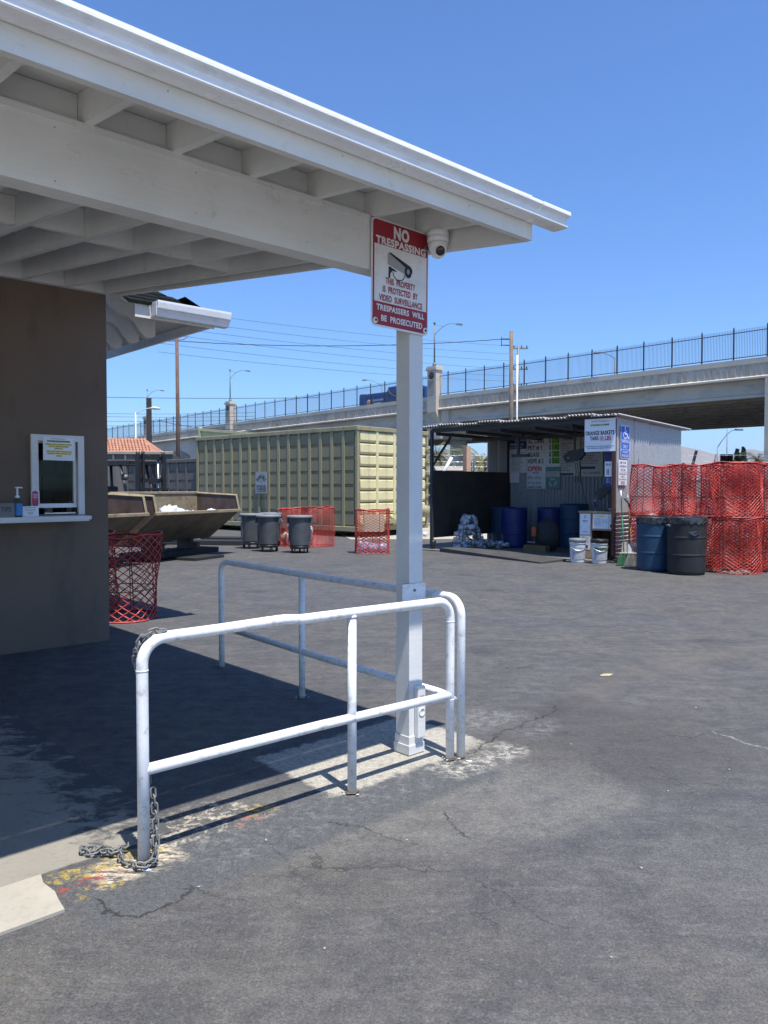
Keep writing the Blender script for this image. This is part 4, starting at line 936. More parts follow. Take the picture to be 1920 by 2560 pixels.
# ================================================================ red mesh baskets
def basket_parts(seed, sq=2.0, rx=.42, ry=.42, H=1.0, N=27, slope=1.55, wob=.035):
    q = random.Random(seed); ph = [q.uniform(0, 6.3) for _ in range(6)]
    def P(a, z):
        c, s = math.cos(a), math.sin(a); k = (abs(c) ** sq + abs(s) ** sq) ** (-1 / sq)
        k *= 1 + wob * math.sin(2 * a + ph[0] + z * 2) + wob * .9 * math.sin(3 * a + ph[1] - z * 4) + wob * .6 * math.sin(7 * a + ph[2] + z * 6) - .05 * math.sin(PI * z / H) * (.5 + .5 * math.sin(a * 2 + ph[4]))
        dz = .018 * math.sin(2 * a + ph[3]) + .012 * math.sin(5 * a + ph[4])
        return (rx * c * k, ry * s * k, max(.01, z + dz * z / H))
    net = MB(); seg = 18; per = 2 * PI * (rx + ry) / 2
    for d in (-1, 1):
        for i in range(N):
            a0 = 2 * PI * i / N + (q.uniform(-.02, .02)); pts = []
            for k in range(seg + 1):
                z = H * k / seg; a = a0 + d * slope * H * (k / seg) / (per / 2 / PI) + .03 * math.sin(5 * z + ph[5] + i * .7)
                pts.append(P(a, z))
            net.tube(pts, .0058, 3, False, False)
    for z in (.012, H - .005): net.tube([P(2 * PI * k / 30, z) for k in range(31)], .010, 4, False, False)
    fr = []
    for z in (.02, H * .36, H * .98):
        m = MB(); m.tube([tuple(Vector(P(2 * PI * k / 24, z)) * 1.0) for k in range(25)], .005, 4, False, False); fr.append(('hoop', m))
    for k in range(7):
        m = MB(); a = 2 * PI * k / 7 + ph[0]; m.tube([tuple(Vector(P(a, z * H)) * .985) for z in (0.01, .35, .7, 1.02)], .0055, 4, False, False); fr.append(('upright', m))
    return net, fr
B_PROTO = []
def proto(seed, **k):
    net, fr = basket_parts(seed, **k)
    return [('netting', mesh_of('netting', net, M_red_net))] + [(n_, mesh_of(n_, m_, M_wire)) for n_, m_ in fr]
B_PROTO = [proto(1), proto(2, wob=.045, slope=1.5), proto(3, wob=.06, N=26, slope=1.8), proto(4, sq=5., rx=.40, ry=.30, wob=.015, H=1.04, N=22), proto(5, sq=4., rx=.42, ry=.32, wob=.03, H=1.0), proto(6, wob=.05, N=20, slope=1.35)]
def basket(lab, loc, rz=0., kind=0, group='orange mesh baskets stacked beside the hut', tilt=(0, 0)):
    t_ = thing('mesh_basket', lab, 'basket', loc, 0, group, rot=(tilt[0], tilt[1], rz))
    for n_, me in B_PROTO[kind]: inst(n_, me, t_)
    return t_
POS = [(6.47, 14.15, 'front row, second from the right edge'), (7.42, 14.3, 'front row, cut by the right edge of the photo'), (6.08, 14.98, 'right behind the black drum'), (5.45, 15.62, 'against the hut side behind the blue drum'),
       (6.95, 15.15, 'second row, behind the front pair'), (7.9, 15.2, 'second row at the right edge'), (6.2, 16.35, 'rear row nearest the hut wall'), (7.05, 16.15, 'rear row in the middle'), (7.95, 16.15, 'rear row at the right')]
q = random.Random(11)
for i, (x, y, w) in enumerate(POS):
    for lv in (0, 1):
        if lv and i == 5: continue
        basket(('upper' if lv else 'lower') + ' orange mesh basket, ' + w, (x + q.uniform(-.03, .03), y + q.uniform(-.03, .03), lv * 1.005 + (.0 if not lv else .005)), q.uniform(0, 6), (i + lv) % 3, tilt=(q.uniform(-.03, .03) * lv, q.uniform(-.045, .045) * lv))
rr = random.Random(4)
t_ = thing('plastic_scraps', 'pale torn plastic strips caught in the orange baskets', 'scraps', (6.4, 13.8, 0)); OFF[t_.name] = (6.4, 13.8, 0)
for k in range(14):
    m = MB(); x, y = rr.uniform(6.1, 7.6), rr.uniform(14.05, 14.15); z = rr.choice((.06, .55, 1.08, 1.5)); a = rr.uniform(0, 3)
    if k < 8: z = .03
    m.tube([(x, y - .35, z), (x + .06 * math.cos(a), y - .37, z + .03), (x + .15 * math.cos(a), y - .34, z + .01)], .006, 4)
    obj('strip', m, paint('pale_plastic_scraps', (.5, .42, .34), .7), t_)
YG = 'red mesh baskets standing in the open yard'
basket('red mesh basket beside the booth wall, nearest the camera', (-3.12, 9.2, 0), .3, 5, YG)
basket('red mesh basket half hidden by the booth corner', (-3.86, 9.86, 0), 1.4, 5, YG)
basket('square red basket right behind the lone grey bin', (-1.75, 20.5, 0), .7, 3, YG)
basket('square red basket left behind the lone grey bin, holding white sacks', (-2.42, 20.75, 0), .75, 4, YG)
basket('square red basket with blue and white bags by the container corner', (-.28, 18.35, 0), .1, 3, YG)
m = MB(); m.lump((0, 0, .13), (.14, .13, .12), 3, .3, 14, 9); m.lump((.22, .0, .12), (.15, .13, .10), 5, .3, 14, 9); m.lump((-.2, .02, .15), (.13, .12, .13), 6, .3, 14, 9)
b_ = NB('blue_white_bag'); c = b_.mix(b_.ramp(b_.noise(14, 5), .45, .55), (.72, .76, .82), (.25, .42, .65)); mm_ = b_.fin(c, .4)
solo('bag_bundle', m, mm_, 'blue and white bags lying in the basket by the container corner', 'bags', (-.27, 18.3, 0), .1)
m = MB(); m.box(-.26, .26, -.01, .01, 0, .42); m.box(-.01, .01, -.012, .012, 0, .42)
solo('cardboard_sheet', m, paint('buff_cardboard', (.5, .42, .3), .85), 'buff cardboard sheet propped in the basket by the container corner', 'cardboard', (-.25, 18.55, .5), .12)
m = MB(); m.lump((0, 0, .2), (.2, .2, .2), 7, .2, 14, 9); m.lump((.05, .0, .5), (.13, .13, .22), 8, .25, 14, 9)
solo('sack', m, paint('tan_white_sack', (.55, .5, .42), .7, var=.3, sc=12), 'pale filled sack inside the basket behind the lone bin', 'sack', (-2.55, 20.7, 0))
m = MB(); m.lump((0, 0, .3), (.1, .1, .28), 9, .25, 12, 9)
solo('sack', m, M_bag, 'thin white sack at the right side of the basket behind the lone bin', 'sack', (-1.98, 20.35, 0))

# ================================================================ tin hut
hut = thing('tin_hut', 'open-fronted hut of corrugated galvanised sheets with a tin roof', 'hut', (HUT[0], HUT[1], 0), RY)
# local x = u (back), local y = v (left)
HL, HD = 4.86, 3.62
def corr(m, w, h, pitch=.076, amp=.011, n=4, horizontal=False):
    """sheet in the x-z plane, thickness by a second skin"""
    k = int(w / pitch * n) if not horizontal else int(h / pitch * n); vs = []; fs = []
    for i in range(k + 1):
        s = (w if not horizontal else h) * i / k; d = amp * math.sin(2 * PI * i / n)
        if horizontal: vs += [(0, d, s), (w, d, s)]
        else: vs += [(s, d, 0), (s, d, h)]
    for i in range(k): a = i * 2; fs.append((a, a + 1, a + 3, a + 2))
    nn = len(vs); vs2 = [(x, y + .0016, z) for x, y, z in vs]
    m.add(vs + vs2, fs + [tuple(reversed([j + nn for j in f])) for f in fs], True)
# side wall v=0 faces -y; four upright sheets then horizontal lower sheets
xs = [0.03, .98, 1.8, 2.72, 3.6]
for i in range(4):
    w = xs[i + 1] - xs[i] - .005; m = MB(); corr(m, w, 2.0 - .02 * i, .125 if i else .11, .026, 6)
    o = obj('side_sheet', m, M_galv, hut); o.location = (xs[i], -.004 * (i % 2), 1.035); o.rotation_euler = (R.uniform(-.012, .012), R.uniform(-.01, .01), R.uniform(-.015, .015))
for i, (x0, x1) in enumerate([(.0, 1.0), (1.0, 2.0), (2.0, 3.0), (3.0, 3.6)]):
    m = MB(); corr(m, x1 - x0 - .01, 1.01, .085, .032, 6, True); o = obj('low_side_sheet', m, M_galv_rust, hut); o.location = (x0, -.012 + .006 * (i % 2), .03)
# back wall u=HD
x = 0.; i = 0
while x < HL - .1:
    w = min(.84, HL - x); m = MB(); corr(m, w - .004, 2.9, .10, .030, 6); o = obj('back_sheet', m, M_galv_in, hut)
    o.location = (HD - .004 * (i % 2), HL - x, .05); o.rotation_euler = (0, 0, -PI / 2); x += w; i += 1
# left side: dark plywood below, tin above at the back
m = MB(); m.box(.05, 3.55, HL - .02, HL, .30, 1.55); obj('plywood_panel', m, M_ply, hut)
m = MB(); m.box(.05, 3.55, HL - .03, HL - .021, 1.55, 1.99); obj('plywood_panel', m, M_ply, hut)
for k, (x0, x1) in enumerate([(2.55, 3.1), (3.1, 3.58)]):
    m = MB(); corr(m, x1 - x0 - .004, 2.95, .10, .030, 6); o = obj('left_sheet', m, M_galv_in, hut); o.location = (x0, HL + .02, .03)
# posts and brace
for (x, y) in ((.03, HL), (3.58, HL), (3.58, .03), (.03, .03)):
    m = MB(); m.box(x - .035, x + .035, y - .035, y + .035, 0.12 if x < .1 else 0, 3.0); obj('post', m, M_frame if y > 1 else M_brown, hut)
m = MB(); m.lathe([(.03, 0), (.05, .02), (.05, .05), (.09, .2), (.06, .24)], 10, (.08, HL, 0)); obj('post_foot', m, M_black, hut)
m = MB(); m.tube([(.06, HL - .04, 2.15), (.85, HL - .04, 2.95)], .04, 4, smooth=False); obj('brace', m, M_frame, hut)
m = MB(); m.box(.0, .06, 0.02, HL - .02, 2.93, 3.03); obj('front_beam', m, M_frame, hut)
for k in range(6): m = MB(); m.box(.06, HD, .1 + k * .92, .16 + k * .92, 2.86 - .0, 2.94); obj('roof_joist', m, M_frame, hut)
m = MB(); m.box(1.7, 1.78, .1, HL - .05, 2.78, 2.86); obj('roof_purlin', m, M_frame, hut)
# roof sheets, ridges run front to back
y = -.16; i = 0
while y < HL + .1:
    w = .62; m = MB(); k = 32; vs = []; fs = []
    for j in range(k + 1):
        d = .022 * math.sin(2 * PI * j / 4); yy = w * j / k; e = .03 * math.sin(j * .9 + i) if i == 0 else .006 * math.sin(j * 1.7 + i)
        vs += [(-.2 + e, yy, 3.065 + d), (HD + .3 + e, yy, 2.975 + d)]
    for j in range(k): a = 2 * j; fs.append((a, a + 1, a + 3, a + 2))
    nn = len(vs); m.add(vs + [(x_, y_, z_ - .002) for x_, y_, z_ in vs], fs + [tuple(reversed([j + nn for j in f])) for f in fs], True)
    o = obj('roof_sheet', m, M_roof, hut); o.location = (0, y, R.uniform(0, .012) + (.03 if i % 2 else 0)); y += w - .04; i += 1
# low ramp plate in front
rp_ = thing('ramp_plate', 'low dark steel ramp plate lying in front of the hut', 'ramp', (0, 0, 0))
A_, B_, C_, D_ = (1.35, 18.7), (3.2, 15.75), (3.85, 16.3), (2.2, 19.2)
m = MB(); m.add([(A_[0], A_[1], .10), (B_[0], B_[1], .03), (C_[0], C_[1], .05), (D_[0], D_[1], .10), (A_[0], A_[1], 0), (B_[0], B_[1], 0), (C_[0], C_[1], 0), (D_[0], D_[1], 0)], [(0, 1, 2, 3), (4, 5, 1, 0), (5, 6, 2, 1), (6, 7, 3, 2), (7, 4, 0, 3)])
obj('plate', m, paint('scuffed_steel_plate', (.06, .058, .055), .7, var=.3, sc=2), rp_)

# hut signs: back-wall boards look towards -u ; sign frame: local x = -v
def hut_sign(name, lab, v_left, v_right, z0, z1, u, cat='sign'):
    w = v_left - v_right; c = uv(u, (v_left + v_right) / 2); t_ = thing(name, lab, cat, (c[0], c[1], z0), RY - PI / 2)
    return t_, w / 2, z1 - z0
UB = HD - .05
s, w, h = hut_sign('program_board', 'blue headed recycling program notice, leftmost on the hut back wall', 5.124, 4.27, 1.98, 2.86, UB)
board(s, -w, w, 0, h, M_board); board(s, -w, w, h * .76, h, M_navy, -.004, .003, 'header')
words(s, [('SANCHEZ RECYCLING INC.', 0, h * .91, w * 1.6, .06, .02), ('CRV Rates (Container)', 0, h * .82, w * 1.3, .055, .01)], M_paper, -.006)
lines(s, [(-w * .9, -w * R.uniform(.3, .5), .05 + k * .036) for k in range(15)] + [(-w * .12, w * R.uniform(.3, .9), .05 + k * .036) for k in range(15)], M_lamp, -.002)
s, w, h = hut_sign('taped_paper', 'small plain paper taped under the blue headed notice', 4.813, 4.502, 1.70, 1.975, UB, 'paper'); board(s, -w, w, 0, h, M_paper, 0, .004)
s, w, h = hut_sign('price_board', 'big white price board listing cans, glass and opening hours', 4.252, 3.232, 1.53, 2.95, UB)
board(s, -w, w, .6, h, M_board); board(s, -w, .08, 0, .6, M_board, 0, .012, 'lower_board')
X0 = -w + .03
for i, (a, p, zz) in enumerate([('AL. CANS', '1.75', 1.32), ('PET # 1', '1.42', 1.14), ('GLASS', '.102', .95), ('HDPE # 2', '0.63', .77)]):
    words(s, [(a, X0, zz, [.50, .44, .36, .49][i], .12, .03, 'L'), ('$', .21, zz, .06, .13, .02)], M_ink)
    board(s, .27, .50, zz - .085, zz + .085, M_green, -.004, .003, 'price_card'); words(s, [(p, .385, zz, .19, .14, .02)], M_ink, -.006)
words(s, [('OPEN', X0, .56, .43, .13, .04, 'L')], M_inkred)
words(s, [('MON-FRI', -.23, .44, .18, .045, .02), ('8:00  am. 5:00 pm.', X0, .315, .43, .09, .0, 'L'), ('Sat. 9 am. 2:00 pm.', X0, .17, .43, .09, .0, 'L'), ('SUNDAY CLOSED', X0, .045, .43, .055, .03, 'L')], M_ink)
s, w, h = hut_sign('recycling_notice', 'mint green recycling centre notice below the price cards', 3.655, 3.207, 1.54, 2.12, UB - .02)
board(s, -w, w, 0, h, M_mint); board(s, -w * .9, w * .9, h * .54, h * .80, M_board2, -.003, .002, 'panel'); words(s, [('RECYCLING', 0, h * .72, w * 1.4, .05), ('CENTER', 0, h * .61, w * 1.1, .05)], M_mint, -.006)
m = MB(); recycle(m, 0, h * .28, .125); obj('recycling_mark', m, M_board2, s)
s, w, h = hut_sign('materials_list', 'cream list board of scrap metals in the middle of the back wall', 3.225, 2.63, 1.87, 2.93, UB)
board(s, -w, w, 0, h, M_board2); words(s, [('SANCHEZ RECYCLING, INC.', 0, h * .93, w * 1.7, .05, .02)], M_navy)
L_ = ['Copper Bright', 'Red Brass', 'Yellow Brass', 'Zinc Brass', 'Insulated Wire # 1', 'Insulated Wire # 2', 'Insulated Wire # 3', 'Romex Wire', 'Stainless Steel', 'Steel (Clean)', 'Newspaper', 'White Paper']
words(s, [(t_, -w + .02, h * .84 - k * .066, .026 * len(t_), .042, .01, 'L') for k, t_ in enumerate(L_)], M_navy); board(s, -w, w * .35, .02, .08, M_navy, -.004, .003, 'footer')
s, w, h = hut_sign('materials_list', 'cream list board of aluminum prices right of the grey arm', 2.60, 1.99, 1.85, 2.90, UB)
board(s, -w, w, 0, h, M_board2)
L_ = ['Sheet Aluminum', 'Cast Aluminum', 'Aluminum Extrusion', 'Aluminum Radiators Clean', 'Aluminum Radiators Dirty', 'Copper Radiators', 'Brass Radiators', 'Batteries (Undamaged)', 'Car Parts (Aluminum)']
words(s, [(t_, -w + .02, h * .86 - k * .068, .022 * len(t_), .042, .01, 'L') for k, t_ in enumerate(L_)] + [('Tel. : (714) 408-0722', 0, .1, w * 1.6, .05, .02)], M_navy); board(s, -w, w * .3, .2, .27, M_navy, -.004, .003, 'footer')
# front sign
s, w, h = hut_sign('tare_sign', 'white sign about basket weight hung at the front right roof corner', .66, -.03, 2.32, 3.01, -.06)
board(s, -w, w, 0, h, M_paper)
words(s, [('ORANGE BASKETS', 0, h * .57, w * 1.9, .085, .035), ('TARE:', -.12, h * .41, .20, .08, .035)], M_ink); words(s, [('10 LBS', .13, h * .41, .25, .08, .03)], M_inkred)
board(s, .01, .26, h * .41 - .055, h * .41 - .048, M_inkred, -.003, .001, 'underline'); board(s, -.22, .22, h * .775, h * .84, paint('pale_green_highlight', (.55, .7, .35), .7), -.0015, .001, 'highlight')
words(s, [('ATTENTION CUSTOMER', 0, h * .81, .42, .035, .02)], M_ink); words(s, [('Sanchez Recycling inc.', .02, h * .93, .42, .045)], paint('grey_print', (.25, .27, .3), .6))
words(s, [('We will remove 10 pounds (tare amount) every', 0, h * .165, w * 1.85, .03, .01), ('time material gets weighed in this scale"', 0, h * .11, w * 1.6, .03, .01)], M_ink)
s, w, h = hut_sign('program_board', 'narrow blue and white notice hanging under the basket weight sign', .27, .0, 1.57, 2.30, .10)
board(s, -w, w, 0, h, M_navy); board(s, -w, w, h * .3, h * .74, M_paper, -.003, .002, 'panel'); board(s, .04, w - .01, h * .82, h * .97, paint('pale_blue_print', (.35, .5, .7), .5), -.003, .002, 'photo_patch')
lines(s, [(-w + .02, 0, h * (.66 - .03 * k)) for k in range(2)] + [(.02, w - .02, h * (.66 - .03 * k)) for k in range(3)], M_ink, -.005)
for k, x in enumerate((-.09, -.06, .02, .06)): board(s, x, x + .015, h * .36, h * .52, M_ink if k < 3 else M_inkred, -.006, .002, 'bottle_print')
lines(s, [(-w + .03, -.02, h * (.24 - .04 * k)) for k in range(4)] + [(.0, w - .03, h * (.24 - .04 * k)) for k in range(5)], paint('pale_blue_print', (.35, .5, .7), .5), -.003)
# handicap sign and the notice below, on the side wall (look towards -v)
s = thing('parking_sign', 'blue and white wheelchair parking sign on the hut side wall', 'sign', uv(.40, -.04, 2.17), RY)
board(s, -.215, .215, 0, .70, M_paper, 0, .003, 'board', .04); board(s, -.2, .2, .20, .685, M_hcblue, -.003, .002, 'blue_panel', .03); board(s, -.2, .2, .015, .185, M_hcblue, -.003, .002, 'blue_panel', .03)
m = MB(); y_ = -.0065
m.add([(.03 * math.cos(a) - .01, y_, .655 + .02 * math.sin(a)) for a in [2 * PI * k / 12 for k in range(12)]], [tuple(range(11, -1, -1))])
def strip(m, pts, w, y):
    for k in range(len(pts) - 1):
        a, b_ = Vector(pts[k]), Vector(pts[k + 1]); d = (b_ - a).normalized() * w * .5; n_ = Vector((-d.y, d.x))
        a2 = a - d * .6; b2 = b_ + d * .6
        m.add([((a2 + n_).x, y, (a2 + n_).y), ((a2 - n_).x, y, (a2 - n_).y), ((b2 - n_).x, y, (b2 - n_).y), ((b2 + n_).x, y, (b2 + n_).y)], [(0, 1, 2, 3)])
strip(m, [(-.02, .63), (-.01, .53), (.08, .525), (.12, .445), (.16, .45)], .032, y_); strip(m, [(-.015, .585), (.06, .58)], .025, y_)
strip(m, [(-.01 + .085 * math.cos(a), .50 + .07 * math.sin(a)) for a in [math.radians(125 + 22 * k) for k in range(10)]], .024, y_)
obj('wheelchair_mark', m, M_paper, s); words(s, [('PARKING', 0, .375, .33, .085, .0), ('ONLY', 0, .26, .24, .085, .0), ('MINIMUM', 0, .14, .26, .045, .0), ('FINE $250', 0, .065, .32, .06, .0)], M_paper, -.0065)
s = thing('keep_children_sign', 'white notice with eyes drawn on it under the wheelchair sign', 'sign', uv(.30, -.04, 1.61), RY)
board(s, -.21, .21, 0, .53, M_board, 0, .003); words(s, [("KEEP YOUR", 0, .475, .30, .05), ('CHILDREN IN', 0, .40, .33, .05), ('THE CAR', 0, .325, .24, .05), ('MANTENGAN SU', 0, .235, .34, .035), ('NIÑOS', 0, .18, .16, .035), ('EN EL VEHICULO', 0, .125, .34, .035)], M_ink)
board(s, -.18, .18, .277, .28, M_ink, -.003, .001, 'rule'); m = MB()
for sx in (-.05, .05): strip(m, [(sx + .035 * math.cos(a), .05 + .028 * math.sin(a)) for a in [2 * PI * k / 10 for k in range(11)]], .014, -.003)
obj('eye_drawing', m, M_ink, s)

# things in the hut
def drum(lab, loc, mat, r=.29, h=.9, openhead=False, group=None, liner=False, rz=0.):
    t_ = thing('drum', lab, 'drum', loc, rz, group); m = MB()
    pr = [(r * .93, 0), (r * .97, .02), (r, .05), (r, .08), (r, h * .315), (r, h * .335), (r * 1.02, h * .343), (r * 1.02, h * .357), (r, h * .365), (r, h * .385), (r, h * .625), (r, h * .645), (r * 1.02, h * .653), (r * 1.02, h * .667), (r, h * .675), (r, h * .695), (r, h * .91), (r, h * .93), (r * .98, h)]
    if openhead: pr += [(r * .95, h), (r * .94, h * .3), (r * .8, .1)]
    else: pr += [(r * .93, h), (r * .93, h - .03), (r * .1, h - .03)]
    m.lathe(pr, 36); obj('body', m, mat, t_)
    if liner:
        m = MB(); q = random.Random(int(loc[0] * 100)); n = 48; vs = []; fs = []; rows = [(r * 1.035, h - .09), (r * 1.04, h - .04), (r * 1.035, h + .012), (r * .97, h + .015), (r * .93, h - .1)]
        for k_, (rr, z) in enumerate(rows):
            for i in range(n):
                a = 2 * PI * i / n; dr = q.uniform(-.004, .008); dz = q.uniform(-.035, .02) if k_ == 0 else q.uniform(-.008, .01); vs.append(((rr + dr) * math.cos(a), (rr + dr) * math.sin(a), z + dz))
        for k_ in range(len(rows) - 1):
            for i in range(n): j = (i + 1) % n; fs.append((k_ * n + i, k_ * n + j, k_ * n + n + j, k_ * n + n + i))
        m.add(vs, fs, False); obj('bin_liner', m, M_film, t_)
    return t_
HG = 'blue plastic drums inside the hut'
for (px, vy, lab) in [((1.95, 3.65), 0, 'bright blue drum in the middle of the hut'), ((2.6, 4.40), 0, 'dark blue drum at the left back of the hut'), ((2.75, 3.05), 0, 'blue drum under the recycling notice'), ((2.85, 2.42), 0, 'wide dark blue drum behind the cabinet')]:
    big = 'wide' in lab; drum(lab, uv(px[0], px[1], .02), M_bblue if 'bright' in lab or 'notice' in lab else M_dblue, .36 if big else .33, 1.12 if big else 1.02, group=HG)
cb = thing('cabinet', 'low cabinet with white notices at the right front of the hut', 'cabinet', uv(.15, .05, .02), RY)
m = MB(); m.box(0, .5, 0, .02, 0, 1.0); m.box(0, .5, .80, .82, 0, 1.0); m.box(.48, .5, .02, .8, 0, 1.0); m.box(0, .5, .02, .8, .0, .03); m.box(0, .5, .52, .54, .03, 1.0); obj('carcass', m, M_brown, cb)
m = MB(); m.box(-.03, .52, -.02, .84, 1.0, 1.03); obj('cabinet_top', m, M_card, cb)
m = MB(); m.box(0, .46, .02, .52, .62, .64); obj('shelf', m, M_card, cb)
m = MB(); m.box(-.012, .0, .54, .82, .02, 1.0); obj('door', m, M_card, cb)
m = MB(); m.box(-.012, .0, .0, .52, .62, 1.0); obj('drawer_front', m, M_card, cb)
def cab_paper(lab, v0, v1, z0, z1, kind):
    c = uv(.15 - .0135, .05 + (v0 + v1) / 2, .02 + z0); s = thing('paper_notice', lab, 'paper', c, RY - PI / 2); w = (v1 - v0) / 2; h = z1 - z0
    board(s, -w, w, 0, h, M_paper, -.002, .002)
    if kind == 0:
        m = MB(); recycle(m, 0, h * .85, .03, -.004); obj('recycling_mark', m, M_ink, s); lines(s, [(-w * .5, w * .5, h * .66), (-w * .4, w * .4, h * .6), (-w * .4, w * .4, h * .12)], M_ink, -.004)
        m = MB(); m.text('>', -w * .8, h * .38, .02, .04, -.004); m.text('<', w * .8, h * .38, .02, .04, -.004); obj('arrow_print', m, M_ink, s)
    elif kind == 1:
        board(s, -w * .7, w * .5, h * .82, h * .9, M_yel, -.004, .001, 'highlight'); lines(s, [(-w * .9, w * (.0 if k % 2 else .1), h * (.68 - .09 * k)) for k in range(6)] + [(w * .2, w * .9, h * (.6 - .1 * k)) for k in range(3)], M_lamp, -.004, th=.008)
    else:
        board(s, -w * .6, w * .6, h * .78, h * .88, M_yel, -.004, .001, 'highlight'); lines(s, [(-w * .8, w * .8, h * (.62 - .1 * k)) for k in range(2)], M_lamp, -.004, th=.008); board(s, -w * .6, w * .55, h * .1, h * .32, M_ink, -.004, .001, 'dark_print')
cab_paper('tall white notice with recycling mark on the left cabinet door', .56, .80, .52, .97, 0)
cab_paper('wide white notice on the cabinet drawer front', .14, .50, .66, .97, 1)
cab_paper('small notice with dark pictures low on the cabinet door', .56, .80, .2, .5, 2)
cab_paper('narrow white paper at the right end of the cabinet', .02, .13, .66, .97, 2)
t_ = thing('tablet_stand', 'black slanted screen on a stand over the cabinet', 'screen', uv(.35, .25, 1.05), RY - PI / 2)
m = MB(); m.bev(-.09, .09, -.1, .1, 0, .03, .01); m.box(-.03, .03, -.03, .03, .03, .42); obj('stand', m, M_black, t_)
m = MB(); m.bev(-.3, .3, -.02, .02, -.10, .10, .008, Matrix.Translation((-.06, -.03, .5)) @ Matrix.Rotation(math.radians(-38), 4, 'Y')); obj('screen', m, M_black, t_)
t_ = thing('water_bottle', 'clear plastic water bottle standing on the cabinet', 'bottle', uv(.25, .57, 1.05)); m = MB(); m.lathe([(.03, 0), (.036, .01), (.036, .15), (.015, .2), (.015, .22)], 14); obj('bottle_body', m, glass('clear_plastic', (.8, .88, .95)), t_); m = MB(); m.tube([(0, 0, .22), (0, 0, .24)], .017, 10); obj('bottle_cap', m, M_paper, t_)
m = MB(); m.lathe([(.05, 0), (.06, .01), (.1, .06), (.1, .07), (.09, .06)], 18); solo('bowl', m, M_greyrim, 'pale grey bowl on the cabinet beside the screen', 'bowl', uv(.2, .14, 1.05))
# weighing display on a bracket, chain and cable
t_ = thing('scale_display', 'black weighing display hung from the hut roof', 'display', uv(1.2, 1.55, 2.3), RY - PI / 2 + .2)
m = MB(); m.prism([(-.26, -.02), (-.18, -.15), (.14, -.09), (.26, .05), (.2, .16), (-.12, .12)], 'y', -.09, .07); obj('housing', m, M_black, t_)
m = MB(); m.box(-.02, .02, -.02, .02, .12, .62); obj('bracket', m, M_black, t_); m = MB(); m.lathe([(.03, 0), (.035, .01), (.02, .02)], 12, M=Matrix.Translation((-.12, -.09, -.05)) @ Matrix.Rotation(PI / 2, 4, 'X')); obj('knob', m, M_lamp, t_)
for k in range(3): m = MB(); m.tube([(.0 + .05 * k, 0, -.1), (.03 + .05 * k, .02, -.35), (.02 + .06 * k, .0, -.62)], .008, 5); obj('cable_loop', m, M_rubber, t_)
m = MB(); m.box(-.03, .03, -.03, .03, -.35, .1); m.box(-.18, .30, -.03, .03, -.42, -.35); m.box(-.14, .14, -.08, .08, .1, .16)
solo('scale_hook_bar', m, M_frame, 'grey T-shaped hanging bar in front of the price board', 'bracket', uv(1.0, 2.95, 2.72), RY - PI / 2)
wire('cable', 'thin black cable drooping down the hut back wall', [uv(2.2, 1.95, 1.95), uv(1.4, 1.2, .9)], .006, .15, 12)
# bundle of bottles in a net
m = MB(); q = random.Random(9)
for k in range(150):
    z = .04 + .78 * q.random() ** 1.1; rr = (.40 * (1 - z / .95) ** .55) * math.sqrt(q.uniform(.3, 1)); a = q.uniform(0, 2 * PI)
    c = Vector((rr * math.cos(a), rr * math.sin(a), z)); d = Vector((q.gauss(0, 1), q.gauss(0, 1), q.gauss(0, .4))).normalized(); r_ = q.uniform(.035, .06)
    m.tube([c - d * r_ * 1.2, c + d * r_ * 1.2], r_, 9, True, True)
b_ = NB('bottle_mix'); c = b_.mix(b_.ramp(b_.noise(9, 3), .5, .56), (.5, .52, .56), (.30, .27, .24)); c = b_.mix(b_.ramp(b_.noise(13, 2, co=b_.map(loc=(3, 3, 3))), .62, .64), c, (.08, .14, .40)); mm_ = b_.fin(c, .45)
t_ = thing('bottle_heap', 'heap of white and blue bottles bundled in a net at the hut left', 'bottle heap', uv(.62, 4.15, .02))
obj('bottles', m, mm_, t_, kind='stuff'); m = MB()
for a in (0, 1.05, 2.1, 3.14, 4.2, 5.2): m.tube([((.42 - .28 * (z / .8) ** 1.6) * 1.03 * math.cos(a), (.42 - .28 * (z / .8) ** 1.6) * 1.03 * math.sin(a), z) for z in (0.02, .25, .5, .7, .82)], .006, 4, smooth=False)
m.tube([(.36 * math.cos(2 * PI * k / 20), .36 * math.sin(2 * PI * k / 20), .5) for k in range(21)], .006, 4, False); obj('net_cord', m, M_wire, t_)
m = MB(); q = random.Random(19)
for k in range(40):
    c = Vector((q.uniform(-.5, .5), q.uniform(-.15, .15), q.uniform(.04, .16))); d = Vector((q.gauss(0, 1), q.gauss(0, 1), q.gauss(0, .3))).normalized(); m.tube([c - d * .07, c + d * .07], .035, 8)
o = solo('bottle_row', m, mm_, 'low dim row of bottles on the hut floor behind the heap', 'bottles', uv(1.4, 4.0, .02), RY + 1.3)
# hidden dim baskets at the hut back left
t_ = thing('backpack', 'black rounded backpack with an orange patch on the hut floor', 'backpack', uv(1.3, 2.3, .02), RY)
m = MB(); m.lump((0, 0, .38), (.22, .34, .40), 12, .05, 18, 12, 2); obj('bag_body', m, M_rubber, t_); m = MB(); m.bev(-.27, -.2, .18, .3, .35, .6, .02); obj('side_pocket', m, paint('orange_patch', (.4, .08, .03), .6), t_)
m = MB(); m.tube([(-.05, -.08, .74), (-.05, 0, .82), (-.05, .08, .74)], .015, 6); obj('grab_handle', m, M_rubber, t_)
m = MB(); m.box(-.1, .1, -.3, .3, 0, .16); solo('crate', m, paint('ochre_crate', (.16, .10, .04), .8), 'ochre wooden box on the floor in front of the backpack', 'box', uv(.95, 2.4, .02), RY)
